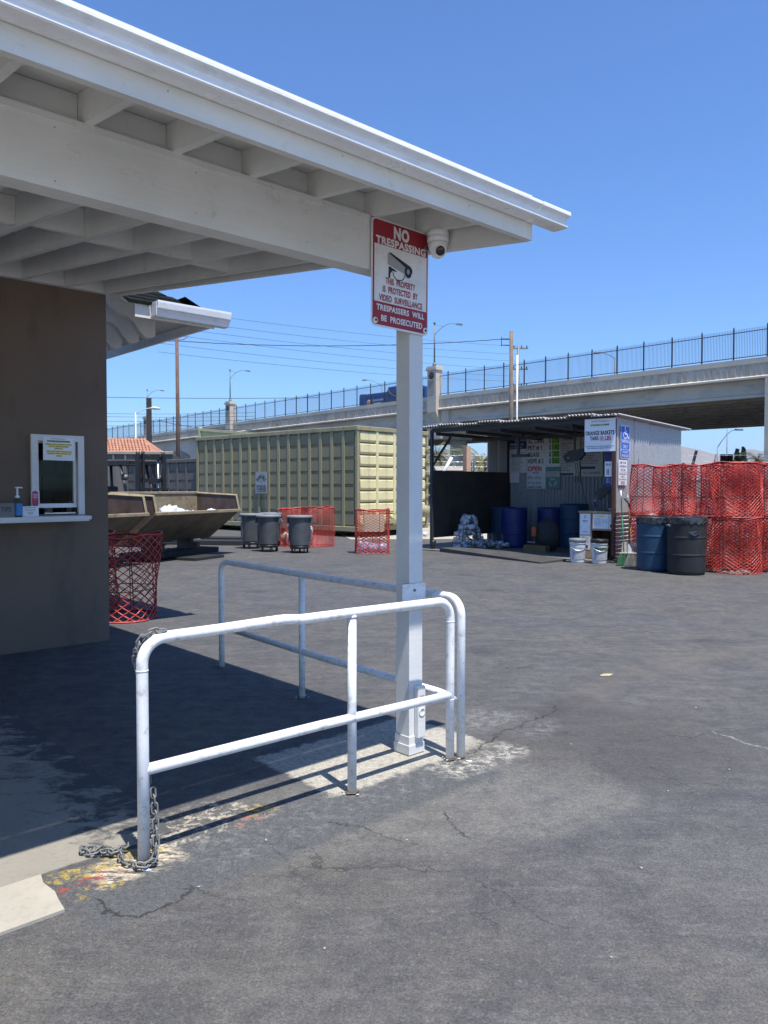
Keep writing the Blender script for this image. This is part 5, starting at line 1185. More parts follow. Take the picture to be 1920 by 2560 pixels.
# paint buckets
def bucket(lab, loc, lid, band, s=1.):
    t_ = thing('bucket', lab, 'bucket', loc, 0, None); t_.scale = (1.07, 1.07, 1.3); m = MB(); m.lathe([(.13, 0), (.135, .01), (.136, .03), (.149, .285), (.15, .30), (.158, .305), (.158, .315), (.15, .32), (.152, .36)], 28); obj('body', m, M_bucket, t_)
    m = MB(); m.lathe([(.158, .33), (.166, .335), (.166, .375), (.155, .385), (.09, .385), (.085, .37)], 28); obj('lid', m, lid, t_)
    n = 14; m = MB(); vs = []; a0, a1 = -2.5, -.3
    for i in range(n + 1): a = a0 + (a1 - a0) * i / n; vs += [(.1445 * math.cos(a), .1445 * math.sin(a), .06), (.1525 * math.cos(a), .1525 * math.sin(a), .25)]
    m.add(vs, [(2 * i, 2 * i + 2, 2 * i + 3, 2 * i + 1) for i in range(n)], True); obj('paper_label', m, paint('grey_label_print', (.36, .38, .42), .6, var=.35, sc=30), t_)
    if band:
        m = MB(); vs = []
        for i in range(n + 1): a = a0 + (a1 - a0) * i / n; vs += [(.1525 * math.cos(a), .1525 * math.sin(a), .215), (.155 * math.cos(a), .155 * math.sin(a), .26)]
        m.add(vs, [(2 * i, 2 * i + 2, 2 * i + 3, 2 * i + 1) for i in range(n)], True); obj('label_band', m, paint('green_band', (.06, .12, .08), .6), t_)
    m = MB(); m.tube([(.16 * math.cos(a), .16 * math.sin(a), .3 - .1 * math.sin(-a)) for a in [-PI * k / 12 for k in range(13)]], .004, 4); obj('wire_handle', m, M_steel, t_)
bucket('left white paint bucket with grey lid at the hut front', (4.03, 16.05, 0), M_greyrim, False)
bucket('right white paint bucket with black lid and green band', (4.42, 15.82, 0), M_black, True)

# ================================================================ drums, brooms, shovel beside the hut
drum('open blue drum with black bin liner next to the brooms', (5.13, 14.55, 0), M_dblue, .345, .99, True, None, True)
bd = drum('big black drum with torn liner in front of the orange baskets', (5.46, 13.92, 0), M_bdrum, .33, 1.01, True, None, True)
m = MB(); m.add([(-.10, -.343, .78), (.08, -.342, .80), (.13, -.335, .84), (.10, -.335, .74), (0.0, -.355, .70), (-.05, -.35, .73)], [(0, 5, 4, 3, 1), (1, 3, 2)]); obj('torn_liner', m, M_film, bd)
m = MB(); m.bev(-.36, -.30, -.1, .06, .86, .90, .01); obj('lifting_lug', m, M_greyrim, bd)
def broom(lab, loc, tip, green, seed, length=1.35):
    t_ = thing('broom', lab, 'broom', loc); t_.scale = (.8, 1, .95); q = random.Random(seed); tip = Vector(tip)
    m = MB(); m.tube([(0, 0, .30), tuple(tip * .55 + Vector((0, 0, .14))), tuple(tip)], .013, 8); obj('handle', m, paint('green_handle' if green else 'tan_handle', (.03, .28, .12) if green else (.42, .2, .06), .4), t_)
    m = MB(); d = tip.normalized(); m.tube([tuple(tip - d * .02), tuple(tip + d * .17)], .016, 8); obj('grip', m, M_paper, t_)
    m = MB(); m.bev(-.12, .12, -.025, .025, .24, .28, .01); obj('broom_head', m, M_greyrim, t_)
    m = MB()
    for k in range(160):
        x = q.uniform(-.115, .115); y = q.uniform(-.025, .025); fx = x * 1.35 + q.uniform(-.02, .02) - .04
        a = Vector((x, y, .25)); b2 = Vector((fx, y * 2 - .03, q.uniform(0, .03)))
        s = Vector((.004, 0, 0)); m.add([a - s, a + s, b2 + s, b2 - s], [(0, 1, 2, 3)])
    obj('bristles', m, paint('green_bristles' if green else 'grey_bristles', (.025, .13, .055) if green else (.17, .17, .15), .7), t_, kind='stuff')
broom('green handled broom leaning on the hut side wall', (4.78, 15.36, 0), (.16, .62, 1.42), True, 1)
broom('grey bristled broom in front of the shovel', (4.93, 15.30, 0), (.13, .62, 1.34), False, 2)
t_ = thing('shovel', 'steel scoop shovel with black D-grip leaning behind the brooms', 'shovel', (4.96, 15.36, 0)); t_.scale = (1.2, 1, 1.1)
m = MB(); n = 8; vs = []
for i in range(n + 1):
    f = i / n
    for k in range(7):
        g_ = -1 + 2 * k / 6; vs.append((g_ * (.17 - .05 * f ** 2), .03 + .18 * f + (.05 * (1 - g_ * g_)), .02 + .40 * f))
fs = [(i * 7 + k, i * 7 + k + 1, i * 7 + k + 8, i * 7 + k + 7) for i in range(n) for k in range(6)]
m.add(vs + [(x, y + .003, z) for x, y, z in vs], fs + [tuple(reversed([j + len(vs) for j in f])) for f in fs], True); obj('scoop', m, paint('aluminium_scoop', (.55, .54, .5), .35, .6), t_)
m = MB(); m.tube([(0, .24, .40), (.04, .38, .8), (.06, .48, 1.05)], .016, 8); obj('handle', m, paint('tan_handle', (.42, .2, .06), .4), t_)
m = MB(); m.tube([(.06, .48, 1.05), (.07, .5, 1.09), (.0, .53, 1.2), (-.02, .53, 1.21), (.14, .53, 1.21), (.12, .53, 1.2), (.07, .5, 1.09)], .014, 6); obj('grip', m, M_black, t_)
m = MB(); m.lump((0, 0, .02), (.05, .03, .02), 3, .2, 10, 6); solo('plastic_scrap', m, M_bag, 'white plastic scrap at the foot of the brooms', 'scrap', (4.98, 15.08, 0))
wire('cable', 'thin black wire hanging down the hut side wall', [uv(1.08, -.05, 2.2), uv(.9, -.05, 1.2)], .005, .0, 8)

# ================================================================ booth
bo = booth_thing('ticket_booth', 'brown stucco booth with a small white service window', 'booth', 0, 7.65)
WA0, WA1, WZ0, WZ1 = 2.56, 2.94, 1.30, 2.0
m = MB(); m.box(-9, WA0, 7.65, 7.8, 0, 3.5); m.box(WA1, 3.25, 7.65, 7.8, 0, 3.5); m.box(WA0, WA1, 7.65, 7.8, 0, WZ0 - .002); m.box(WA0, WA1, 7.65, 7.8, WZ1, 3.5)
m.box(3.1, 3.25, 7.8, 12, 0, 3.5); m.box(-9, 3.1, 11.85, 12, 0, 3.5); m.box(-9, -8.85, 7.8, 11.85, 0, 3.5); obj('wall', m, M_stucco, bo)
m = MB(); m.box(-8.85, 3.1, 7.8, 11.85, 2.6, 2.65); obj('ceiling', m, M_dark, bo)
m = MB(); m.box(1.4, 3.09, 9.6, 9.63, .02, 2.58); obj('inner_partition', m, paint('dim_teal_partition', (.05, .065, .062), .7), bo)
for k in range(16):
    m = MB(); m.box(3.06, 3.075, 8.36 + k * .05, 8.375 + k * .05, 1.52, 1.95); obj('blind_slat', m, paint('pale_blind', (.30, .31, .31), .7), bo)
m = MB(); m.box(3.05, 3.085, 8.3, 9.2, 1.95, 1.98); obj('blind_rail', m, paint('pale_rail', (.3, .3, .3), .7), bo)
m = MB(); m.box(1.6, 3.08, 7.82, 8.7, 1.20, 1.24); obj('inner_desk', m, paint('pale_desk', (.28, .33, .31), .5), bo)
m = MB(); m.box(-9, 3.262, 7.575, 7.648, 3.49, 3.545); obj('wall_trim', m, M_white, bo)
wf = MB(); B0 = 7.615
wf.box(WA0 - .06, WA0, B0, 7.66, 1.29, 2.06); wf.box(WA1, WA1 + .06, B0, 7.66, 1.29, 2.06); wf.box(WA0, WA1, B0, 7.66, 2.0, 2.06); wi = obj('window', wf, M_white, bo)
m = MB(); m.box(WA0, WA0 + .02, 7.66, 7.70, 1.36, 2.0); m.box(WA1 - .03, WA1, 7.66, 7.70, 1.36, 2.0); m.box(WA0 + .02, WA1 - .03, 7.655, 7.70, 1.36, 1.40); m.box(WA0 + .02, WA1 - .03, 7.66, 7.70, 1.98, 2.0)
obj('sash', m, M_gutter, wi)
m = MB(); m.box(WA0 + .02, WA1 - .03, 7.675, 7.681, 1.40, 1.98); obj('pane', m, M_glass, wi)
m = MB(); m.box(-.5, 2.96, 7.35, 7.648, 1.25, 1.285); m.box(-.5, 2.94, 7.36, 7.40, 1.235, 1.25); obj('counter_ledge', m, M_white, bo)
m = MB(); m.box(2.63, 2.93, 7.66, 7.72, 1.30, 1.312); obj('slot_rail', m, M_steel, bo)
# side roof beyond the booth (hipped, shingles darkened to stand for porch shade)
EA, EB, EZ, SL = 4.37, 7.42, 3.42, .5
m = MB()
m.add([(3.37, EB, EZ), (EA, EB, EZ), (EA - 1.0, EB + 1.0, EZ + .5), (3.37, EB + 1.0, EZ + .5)], [(0, 1, 2, 3)])
m.add([(EA, EB, EZ), (EA, 12, EZ), (3.37, 12, EZ + .5), (3.37, EB + 1.0, EZ + .5)], [(0, 1, 2, 3)])
m.add([(3.37, EB, EZ - .02), (EA, EB, EZ - .02), (EA - 1.0, EB + 1.0, EZ + .48), (3.37, EB + 1.0, EZ + .48)], [(3, 2, 1, 0)])
m.add([(EA, EB, EZ - .02), (EA, 12, EZ - .02), (3.37, 12, EZ + .48), (3.37, EB + 1.0, EZ + .48)], [(3, 2, 1, 0)])
sr = obj('side_roof', m, M_white, bo)
q = random.Random(6)
for r in range(7):
    b0 = EB - .04 + r * .14; amax = EA + .05 - r * .14; a = 3.37
    while a < amax - .05:
        w_ = min(.24, amax - a); z0 = EZ + SL * (b0 - EB); t0 = .018 + q.uniform(0, .012)
        m = MB(); m.add([(a, b0, z0 + .004), (a + w_ - .008, b0, z0 + .004), (a + w_ - .008, b0, z0 + t0), (a, b0, z0 + t0), (a, b0 + .2, z0 + .1 + .006), (a + w_ - .008, b0 + .2, z0 + .106)], [(0, 1, 2, 3), (3, 2, 5, 4), (1, 5, 2), (0, 3, 4)])
        obj('shingle', m, M_shingle, sr); a += w_
for r in range(22):
    b0 = EB + .12 + r * .2
    m = MB(); m.add([(EA + .06, b0, EZ - .02), (EA + .06, b0 + .19, EZ - .02), (EA - .3, b0 + .19, EZ + .17), (EA - .3, b0, EZ + .17), (EA + .06, b0, EZ + .012), (EA + .06, b0 + .19, EZ + .012)], [(4, 5, 2, 3), (0, 1, 5, 4)])
    obj('shingle', m, M_shingle, sr)
m = MB(); m.box(EA - .02, EA + .02, EB, 12, EZ - .12, EZ - .022); obj('side_fascia', m, M_white, bo)
m = MB(); m.box(3.45, EA - .02, EB - .0, EB + .02, EZ - .15, EZ - .022); obj('front_fascia', m, M_white, bo)
GP = [(0, 0), (0, .10), (-.006, .10), (-.006, .006), (-.075, .006), (-.085, .03), (-.10, .05), (-.118, .062), (-.122, .105), (-.132, .108), (-.132, .094), (-.124, .055), (-.108, .042), (-.092, .022), (-.082, 0)]
m = MB(); m.prism([(EB - .002 + p[0] * 1.15, EZ - .135 + p[1] * 1.4) for p in GP], 'x', 3.62, EA + .10); m.box(3.615, 3.62, EB - .13, EB, EZ - .13, EZ + .01); obj('side_gutter', m, M_gutter, bo)
for k, b0 in enumerate((8.2, 8.62, 9.08, 9.5)):
    tail = [(3.26, 3.98), (4.03, 3.58), (4.03, 3.25), (3.98, 3.225), (3.90, 3.235), (3.84, 3.29), (3.78, 3.38), (3.70, 3.43), (3.60, 3.45), (3.52, 3.49), (3.44, 3.57), (3.36, 3.62), (3.26, 3.64)]
    tail = [(a, z - .015 if a > 3.3 and i < 2 else z) for i, (a, z) in enumerate(tail)]
    m = MB(); m.prism(tail, 'y', b0 - .045, b0 + .045); obj('rafter_tail', m, M_white, bo)
m = MB(); m.tube([(3.33, 9.35, 3.25), (3.7, 9.35, 3.16)], .06, 12); obj('vent_pipe', m, M_white, bo)

# porch
po = booth_thing('porch', 'white timber porch roof on a square post with gutter', 'porch', 3.158, 3.205)
def zr(b): return 3.02 + .12 * (b - 3.15)
m = MB(); m.box(3.105, 3.212, 3.152, 3.26, .06, 2.73); obj('post', m, M_white, po)
m = MB(); m.box(3.095, 3.222, 3.142, 3.27, .006, .06); m.box(3.10, 3.217, 3.147, 3.265, .06, .11); obj('post_base', m, M_white, po)
m = MB(); m.box(-9, 3.212, 3.152, 3.26, 2.732, 3.02); obj('beam', m, M_white, po)
m = MB(); m.bev(3.045, 3.235, 3.146, 3.1515, .845, 1.0, .002); pb = obj('rail_plate', m, M_rail, po)
for a_, z_ in ((3.14, .96), (3.08, .875), (3.2, .885)): m = MB(); m.tube([(a_, 3.146, z_), (a_, 3.139, z_)], .008, 8); obj('bolt', m, M_zinc, pb)
ob_ = MB(); ob_.bev(3.145, 3.208, 3.118, 3.1515, .10, .40, .004); ox = obj('outlet_box', ob_, M_white, po)
m = MB(); m.lathe([(.022, 0), (.022, .006), (.014, .01)], 14, M=Matrix.Translation((3.176, 3.118, .33)) @ Matrix.Rotation(PI / 2, 4, 'X')); obj('cover_cap', m, M_greyrim, ox)
m = MB(); m.lathe([(.026, 0), (.026, .004), (.02, .005), (.018, .002)], 14, M=Matrix.Translation((3.176, 3.118, .25)) @ Matrix.Rotation(PI / 2, 4, 'X')); obj('cover_ring', m, M_white, ox)
for k in range(31):
    a = 3.22 - .39 * k; m = MB()
    m.prism([(2.502, zr(2.502)), (3.262, zr(3.262)), (3.262, zr(3.262) - .065), (7.66, zr(7.66) - .065), (7.66, zr(7.66) + .13), (2.502, zr(2.502) + .13)], 'x', a - .019, a + .019)
    obj('rafter', m, M_white, po)
    if k:
        for (bb, t_) in ((3.2, .04), (5.1 + (.12 if k % 2 else 0), .04), (7.56, .04)):
            m = MB(); m.box(a + .021, a + .369, bb, bb + t_, zr(bb) - (.05 if bb > 4 else -.002), zr(bb) + .128); obj('block', m, M_white, po)
m = MB(); m.box(-9, 2.785, 3.134, 3.1515, 2.990, 3.018); obj('beam_ledger', m, M_white, po)
m = MB(); B1, B2 = 2.50, 7.9
m.add([(x, b, zr(b) + dz) for x in (-9, 3.34) for b in (B1, B2) for dz in (.131, .147)], [(0, 1, 3, 2), (4, 6, 7, 5), (0, 4, 5, 1), (2, 3, 7, 6), (0, 2, 6, 4), (1, 5, 7, 3)]); obj('roof_deck', m, M_white, po)  # porch and booth wall lengthened past the left of view to block sky light
m = MB(); m.add([(x, b, zr(b) + dz) for x in (-9, 3.35) for b in (B1 + .06, B2) for dz in (.149, .156)], [(0, 1, 3, 2), (4, 6, 7, 5), (0, 4, 5, 1), (2, 3, 7, 6), (0, 2, 6, 4), (1, 5, 7, 3)]); obj('roofing', m, M_shingle, po)
m = MB(); m.box(-9, 3.325, 2.465, 2.4995, 2.84, 3.07); obj('fascia', m, M_white, po)
m = MB(); m.add([(x, b, 2.84 + .124 * (b - 2.5) + dz) for x in (3.285, 3.325) for b in (2.502, 7.6) for dz in (0, .235)], [(0, 1, 3, 2), (4, 6, 7, 5), (0, 4, 5, 1), (2, 3, 7, 6), (0, 2, 6, 4), (1, 5, 7, 3)]); obj('rake_board', m, M_white, po)
gp = [(2.463, 2.925), (2.463, 3.02), (2.458, 3.02), (2.458, 2.93), (2.40, 2.93), (2.399, 2.962), (2.385, 2.976), (2.362, 2.982), (2.362, 2.994), (2.350, 2.994), (2.348, 2.990), (2.348, 2.978), (2.356, 2.974), (2.368, 2.969), (2.378, 2.961), (2.383, 2.951), (2.380, 2.943), (2.370, 2.938), (2.366, 2.935), (2.366, 2.924), (2.372, 2.920), (2.39, 2.919), (2.45, 2.920)]
q = random.Random(41)
nail = MB(); nail.lathe([(.0035, 0), (.0035, .001), (.002, .002)], 8, M=Matrix.Rotation(PI / 2, 4, 'X')); men = mesh_of('nail_head', nail, paint('dull_nail', (.36, .33, .30), .7))
for k in range(15):
    for z in ((2.90,) if k % 2 else ()): inst('nail_head', men, po, (3.22 - .39 * k + q.uniform(-.01, .01), 2.4648, z + q.uniform(-.006, .006)))
for k in range(7): inst('nail_head', men, po, (3.0 - .62 * k, 3.1518, 2.78 + q.uniform(-.02, .02))); inst('nail_head', men, po, (3.0 - .62 * k, 3.1518, 2.96 + q.uniform(-.02, .02)))
m = MB(); m.prism(gp, 'x', -9, 3.26); gu = obj('gutter', m, M_gutter, po)
gp2 = [(p[0] - (.002 if p[0] < 2.4 else -.0), p[1] + (.001 if p[1] > 2.99 else -.002)) for p in gp]
m = MB(); m.prism(gp2, 'x', 3.262, 3.50); m.prism([(2.462, 2.921), (2.462, 3.012), (2.352, 2.990), (2.352, 2.978), (2.384, 2.955), (2.372, 2.925), (2.39, 2.921)], 'x', 3.495, 3.499); obj('gutter_end', m, M_gutter, gu)
# no-trespassing sign on the beam end
s = thing('no_trespassing_sign', 'red and white no trespassing sign with a camera picture on the post', 'sign', ab(3.018, 3.140, 2.43), RA)
s.rotation_euler = (0, math.radians(.6), RA)
w, h = .2195, .585
board(s, -w, w, 0, h, M_gutter, -.004, .004, 'board', .028)
board(s, -w + .008, w - .008, .010, h - .008, M_red, -.0055, .001, 'red_field', .022); board(s, -w + .018, w - .018, .135, .445, M_board, -.0070, .001, 'white_field')
words(s, [('NO', 0, .532, .12, .064, .055), ('TRESPASSING', 0, .470, .385, .040, .045), ('TRESPASSERS  WILL', 0, .106, .37, .031, .038), ('BE  PROSECUTED', .01, .050, .32, .032, .038)], M_board, -.0075)
words(s, [('THIS  PROPERTY', -.005, .258, .23, .034, .03), ('IS  PROTECTED  BY', -.005, .210, .27, .034, .03), ('VIDEO  SURVEILLANCE', 0, .161, .335, .034, .03)], M_red, -.0085)
def poly(m, pts, y): m.add([(p[0], y, p[1]) for p in pts], [tuple(range(len(pts)))])
m = MB(); poly(m, [(-.105, .348), (.03, .317), (.045, .360), (.005, .378), (-.085, .416), (-.098, .414), (-.106, .398)], -.0085); obj('camera_print', m, paint('grey_camera_print', (.33, .34, .36), .5), s)
m = MB(); poly(m, [(-.085, .416), (.005, .388), (.07, .368), (.085, .352), (.085, .33), (.04, .352), (-.09, .408)], -.0090); poly(m, [(-.098, .336), (-.088, .338), (-.035, .322), (-.04, .318), (-.07, .318), (-.085, .30), (-.085, .278), (-.098, .272)], -.0090)
m.add([(.052 + .028 * math.cos(a), -.0092, .336 + .036 * math.sin(a)) for a in [2 * PI * k / 16 for k in range(16)]], [tuple(range(16))]); strip(m, [(-.02 - .045 * math.cos(a), .312 - .038 * math.sin(a)) for a in [math.radians(15 * k) for k in range(13)]], .005, -.0090)
obj('camera_print_dark', m, M_ink, s)
m = MB(); m.add([(.052 + .011 * math.cos(a), -.0097, .336 + .015 * math.sin(a)) for a in [2 * PI * k / 14 for k in range(14)]], [tuple(range(14))]); obj('lens_print', m, paint('pale_lens_print', (.3, .33, .38), .5), s)
for x, z in ((-w + .028, .030), (w - .026, .028), (w - .02, .50)):
    m = MB(); Mx = Matrix.Translation((x, -.006, z)) @ Matrix.Rotation(PI / 2, 4, 'X'); m.lathe([(.017, 0), (.017, .003), (.010, .005)], 16, M=Mx); wv = obj('washer', m, M_gutter if z < .4 else M_zinc, s)
    m = MB(); m.lathe([(.007, .004), (.007, .008), (.004, .010)], 8, M=Mx); obj('screw', m, M_black, wv)
# dome camera
s = booth_thing('security_camera', 'white dome security camera under the porch eave beside the red sign', 'camera', 3.22, 3.04, 3.005)
a_, b0_, z_ = 3.22, 3.04, 3.005
m = MB(); m.lathe([(.055, -.0), (.062, -.002), (.062, -.030), (.060, -.033), (.060, -.036), (.062, -.038), (.062, -.062), (.050, -.07)][::-1], 28, (a_, b0_, z_)); obj('mount_ring', m, M_gutter, s)
m = MB(); m.lathe([(.01, -.155), (.03, -.145), (.046, -.115), (.054, -.085), (.056, -.068)], 28, (a_, b0_, z_)); hd_ = obj('housing', m, M_gutter, s)
dv = (Vector((0, 0, 1.3)) - Vector(ab(a_, b0_, z_))); d2 = Vector((dv.x * .735 + dv.y * .678 + 1.6, -dv.x * .678 + dv.y * .735, dv.z * .9)).normalized()
Mx = Matrix.Translation(Vector((a_, b0_, z_ - .105)) + d2 * .030) @ d2.to_track_quat('Z', 'Y').to_matrix().to_4x4()
m = MB(); m.lathe([(.036, -.01), (.036, .018), (.030, .022), (.028, .016)], 24, M=Mx); obj('lens_bezel', m, M_gutter, s)
m = MB(); m.lathe([(.027, .012), (.027, .017), (.018, .020)], 24, M=Mx); obj('lens', m, M_glassd, s)

# window notices and counter things
def wall_item(name, lab, cat, a, z, b=7.61): return booth_frame(name, lab, cat, a, b, z)
def booth_frame(name, lab, cat, a, b, z, rz=0.): return thing(name, lab, cat, ab(a, b, z), RA + rz)
s = booth_frame('window_notice', 'white paper notice with yellow highlighted lines on the booth window', 'notice', 2.755, 7.608, 1.815); s.rotation_euler = (math.radians(-1), math.radians(.5), RA)
w, h = .150, .225; board(s, -w, w, 0, h, M_paper, -.003, .002, 'paper')
for x0, x1, z in [(-.115, .105, .178), (-.13, .12, .148), (-.10, .09, .128), (-.045, .035, .108), (-.12, .12, .08), (-.115, .115, .060), (-.03, .025, .038)]:
    board(s, x0, x1, z - .003, z + .013, M_yel if z != .178 else paint('olive_highlight', (.35, .33, .05), .7), -.0042, .001, 'highlight')
words(s, [('ATTENTION CUSTOMER', 0, .184, .2, .011, .02), ('Sanchez Recycling Inc.', -.01, .208, .14, .009, .01)], M_navy, -.005)
lines(s, [(-.125, .115, .152), (-.095, .085, .132), (-.04, .03, .112), (-.115, .115, .084), (-.11, .11, .064), (-.025, .02, .042)], paint('brown_print', (.3, .25, .1), .7), -.005, th=.006)
s = booth_frame('window_sticker', 'pink rounded sticker at the lower left of the window frame', 'sticker', 2.527, 7.61, 1.375)
board(s, -.034, .04, -.01, .155, M_paper, -.002, .002, 'backing', .012); board(s, -.030, .030, 0, .15, paint('pink_sticker', (.42, .05, .10), .5), -.0035, .001, 'sticker_face', .028)
words(s, [('PEOPLE', 0, .112, .045, .016, .02), ('LOVE US', 0, .088, .045, .016, .02), ('ON', 0, .068, .014, .008)], M_paper, -.005)
t_ = booth_frame('tip_box', 'grey cardboard box marked TIPS on the counter', 'box', 2.17, 7.45, 1.285)
m = MB(); m.box(-.10, .10, -.07, .07, 0, .13); obj('box_body', m, paint('grey_box', (.20, .20, .19), .8), t_); m = MB(); m.text('TIPS', .03, .075, .09, .045, -.0712, .0); obj('lettering', m, M_ink, t_)
t_ = booth_frame('sanitizer_bottle', 'pump bottle of hand sanitizer with a blue label on the counter', 'bottle', 2.315, 7.44, 1.285)
m = MB(); m.lathe([(.038, 0), (.042, .01), (.042, .13), (.035, .15), (.014, .165), (.014, .175)], 20); obj('bottle_body', m, glass('clear_gel_plastic', (.85, .9, .92)), t_)
n = 12; m = MB(); vs = []
for i in range(n + 1): a = -2.9 + 2.7 * i / n; vs += [(.0425 * math.cos(a), .0425 * math.sin(a), .015), (.0425 * math.cos(a), .0425 * math.sin(a), .125)]
m.add(vs, [(2 * i, 2 * i + 2, 2 * i + 3, 2 * i + 1) for i in range(n)], True); obj('paper_label', m, paint('blue_label', (.04, .22, .55), .5), t_)
m = MB(); m.lathe([(.02, .175), (.02, .19), (.009, .20), (.009, .26), (.02, .265), (.02, .275)], 14); m.tube([(0, 0, .272), (.045, 0, .268)], .006, 6); obj('pump', m, M_paper, t_)
t_ = booth_frame('card_holder', 'white information card standing on the counter', 'card', 2.43, 7.44, 1.285)
m = MB(); m.box(-.072, .072, 0, .002, 0, .098, Matrix.Rotation(math.radians(-8), 4, 'X')); obj('card', m, M_paper, t_)
m = MB()
for x0, x1, z in ((-.05, .05, .08), (-.05, .05, .06), (-.03, .03, .04), (-.02, .02, .025)): m.box(x0, x1, -.0012, -.0006, z, z + .006, Matrix.Rotation(math.radians(-8), 4, 'X'))
obj('card_print', m, paint('ochre_print', (.35, .27, .12), .7), t_)
t_ = booth_frame('monitor', 'black monitor seen through the booth window', 'monitor', 2.93, 8.2, 1.24); m = MB(); m.bev(-.14, .14, -.015, .015, .2, .44, .008); obj('screen', m, M_black, t_); m = MB(); m.box(-.02, .02, 0, .03, .02, .2); m.box(-.08, .08, -.06, .06, 0, .02); obj('stand', m, M_black, t_)
m = MB(); m.lump((0, 0, .09), (.06, .04, .08), 2, .2, 12, 8); solo('plastic_bag', m, M_bag, 'crumpled clear bag on the desk inside the booth window', 'bag', ab(2.99, 7.92, 1.24))
m = MB(); m.lathe([(.05, 0), (.045, .12), (.02, .15)], 14); solo('cup', m, M_board2, 'pale cup on the desk behind the window glass', 'cup', ab(2.80, 8.05, 1.24))
wire('cable', 'thin dark cable hanging behind the booth window', [ab(2.86, 7.72, 1.50), ab(2.80, 7.70, 1.30)], .004, .02, 6)

# ================================================================ hand rails
RR = .0245
def bend(p0, c, p1, r, n=8):
    """round corner c between p0 and p1"""
    c = Vector(c); a = (Vector(p0) - c).normalized() * r; b_ = (Vector(p1) - c).normalized() * r
    return [tuple(c + a * (1 - math.sin(PI / 2 * i / n)) + b_ * (1 - math.cos(PI / 2 * i / n))) for i in range(n + 1)]
r1 = booth_thing('hand_rail', 'white tubular hand rail nearest the camera with a chain on it', 'railing', 1.40, 2.975)
zt = .925
p0, pA, pB, p1 = (1.40, 2.978, 0.012), (1.40, 2.978, zt + .005), (3.235, 2.952, zt - .012), (3.235, 2.952, 0.012)
pts = [p0, (1.40, 2.978, .5)] + bend(p0, pA, pB, .10) + [(1.75, 2.973, zt + .004), (2.02, 2.969, zt + .008), (2.10, 2.968, zt + .008), (2.20, 2.967, zt - .002), (2.5, 2.963, zt - .004)] + bend(pA, pB, p1, .10) + [(3.235, 2.952, .5), p1]
m = MB(); m.tube(pts, RR, 20); obj('frame_tube', m, M_rail, r1)
m = MB(); m.tube([(1.40, 2.978, .39), (2.3, 2.965, .388), (3.235, 2.952, .372)], RR * .97, 20); obj('middle_bar', m, M_rail, r1)
m = MB(); m.tube([(2.512, 2.963, 0.012), (2.512, 2.963, zt - .004)], RR * .95, 20); obj('upright', m, M_rail, r1)
for (a, b_, z, hh) in ((1.40, 2.978, .80, .006), (3.235, 2.952, .79, .006), (3.235, 2.952, .345, .006), (2.512, 2.963, .372, .03), (2.512, 2.963, .895, .012)):
    m = MB(); m.tube([(a, b_, z), (a, b_, z + hh)], RR * 1.05, 20); obj('weld_seam', m, M_rail, r1)
r2 = booth_thing('hand_rail', 'white tubular hand rail running back behind the corner post', 'railing', 3.30, 2.93)
q0, qA, qB, q1 = (3.303, 2.93, 0.012), (3.303, 2.93, zt - .005), (3.475, 5.84, zt - .008), (3.475, 5.84, 0)
m = MB(); m.tube([q0] + bend(q0, qA, qB, .10) + [(3.39, 4.4, zt - .012)] + bend(qA, qB, q1, .10) + [q1], RR, 20); obj('frame_tube', m, M_rail, r2)
m = MB(); m.tube([(3.303, 2.93, .345), (3.39, 4.4, .34), (3.475, 5.84, .35)], RR * .95, 16); obj('middle_bar', m, M_rail, r2)
m = MB(); m.tube([(3.40, 4.58, 0), (3.40, 4.58, zt - .012)], RR * .95, 16); obj('upright', m, M_rail, r2)
q = random.Random(31)
for root, feet in ((r1, ((1.40, 2.978), (2.512, 2.963), (3.235, 2.952))), (r2, ((3.303, 2.93), (3.40, 4.58), (3.475, 5.84)))):
    for (a, b_) in feet:
        n = 18; m = MB(); vs = [(a, b_, .012)]
        for k in range(n): rr_ = RR * q.uniform(1.15, 1.75); vs.append((a + rr_ * math.cos(2 * PI * k / n), b_ + rr_ * math.sin(2 * PI * k / n), .0085 + q.uniform(-.001, .001)))
        m.add(vs, [(0, k + 1, (k + 1) % n + 1) for k in range(n)]); obj('rust_ring', m, paint('rusty_mortar', (.12, .085, .06), .9, var=.4, sc=30, dirt=(.25, .23, .2), dirt_amt=.7, dsc=40, stretch=(1, 1, 1)), root)
        for k in range(4):
            an = q.uniform(0, 6.3); rr_ = q.uniform(.03, .06); m = MB(); sz = q.uniform(.003, .007); m.lump((a + rr_ * math.cos(an), b_ + rr_ * math.sin(an), .008), (sz * 1.3, sz, .003), k, .3, 8, 5); obj('mortar_crumb', m, M_board2, root)
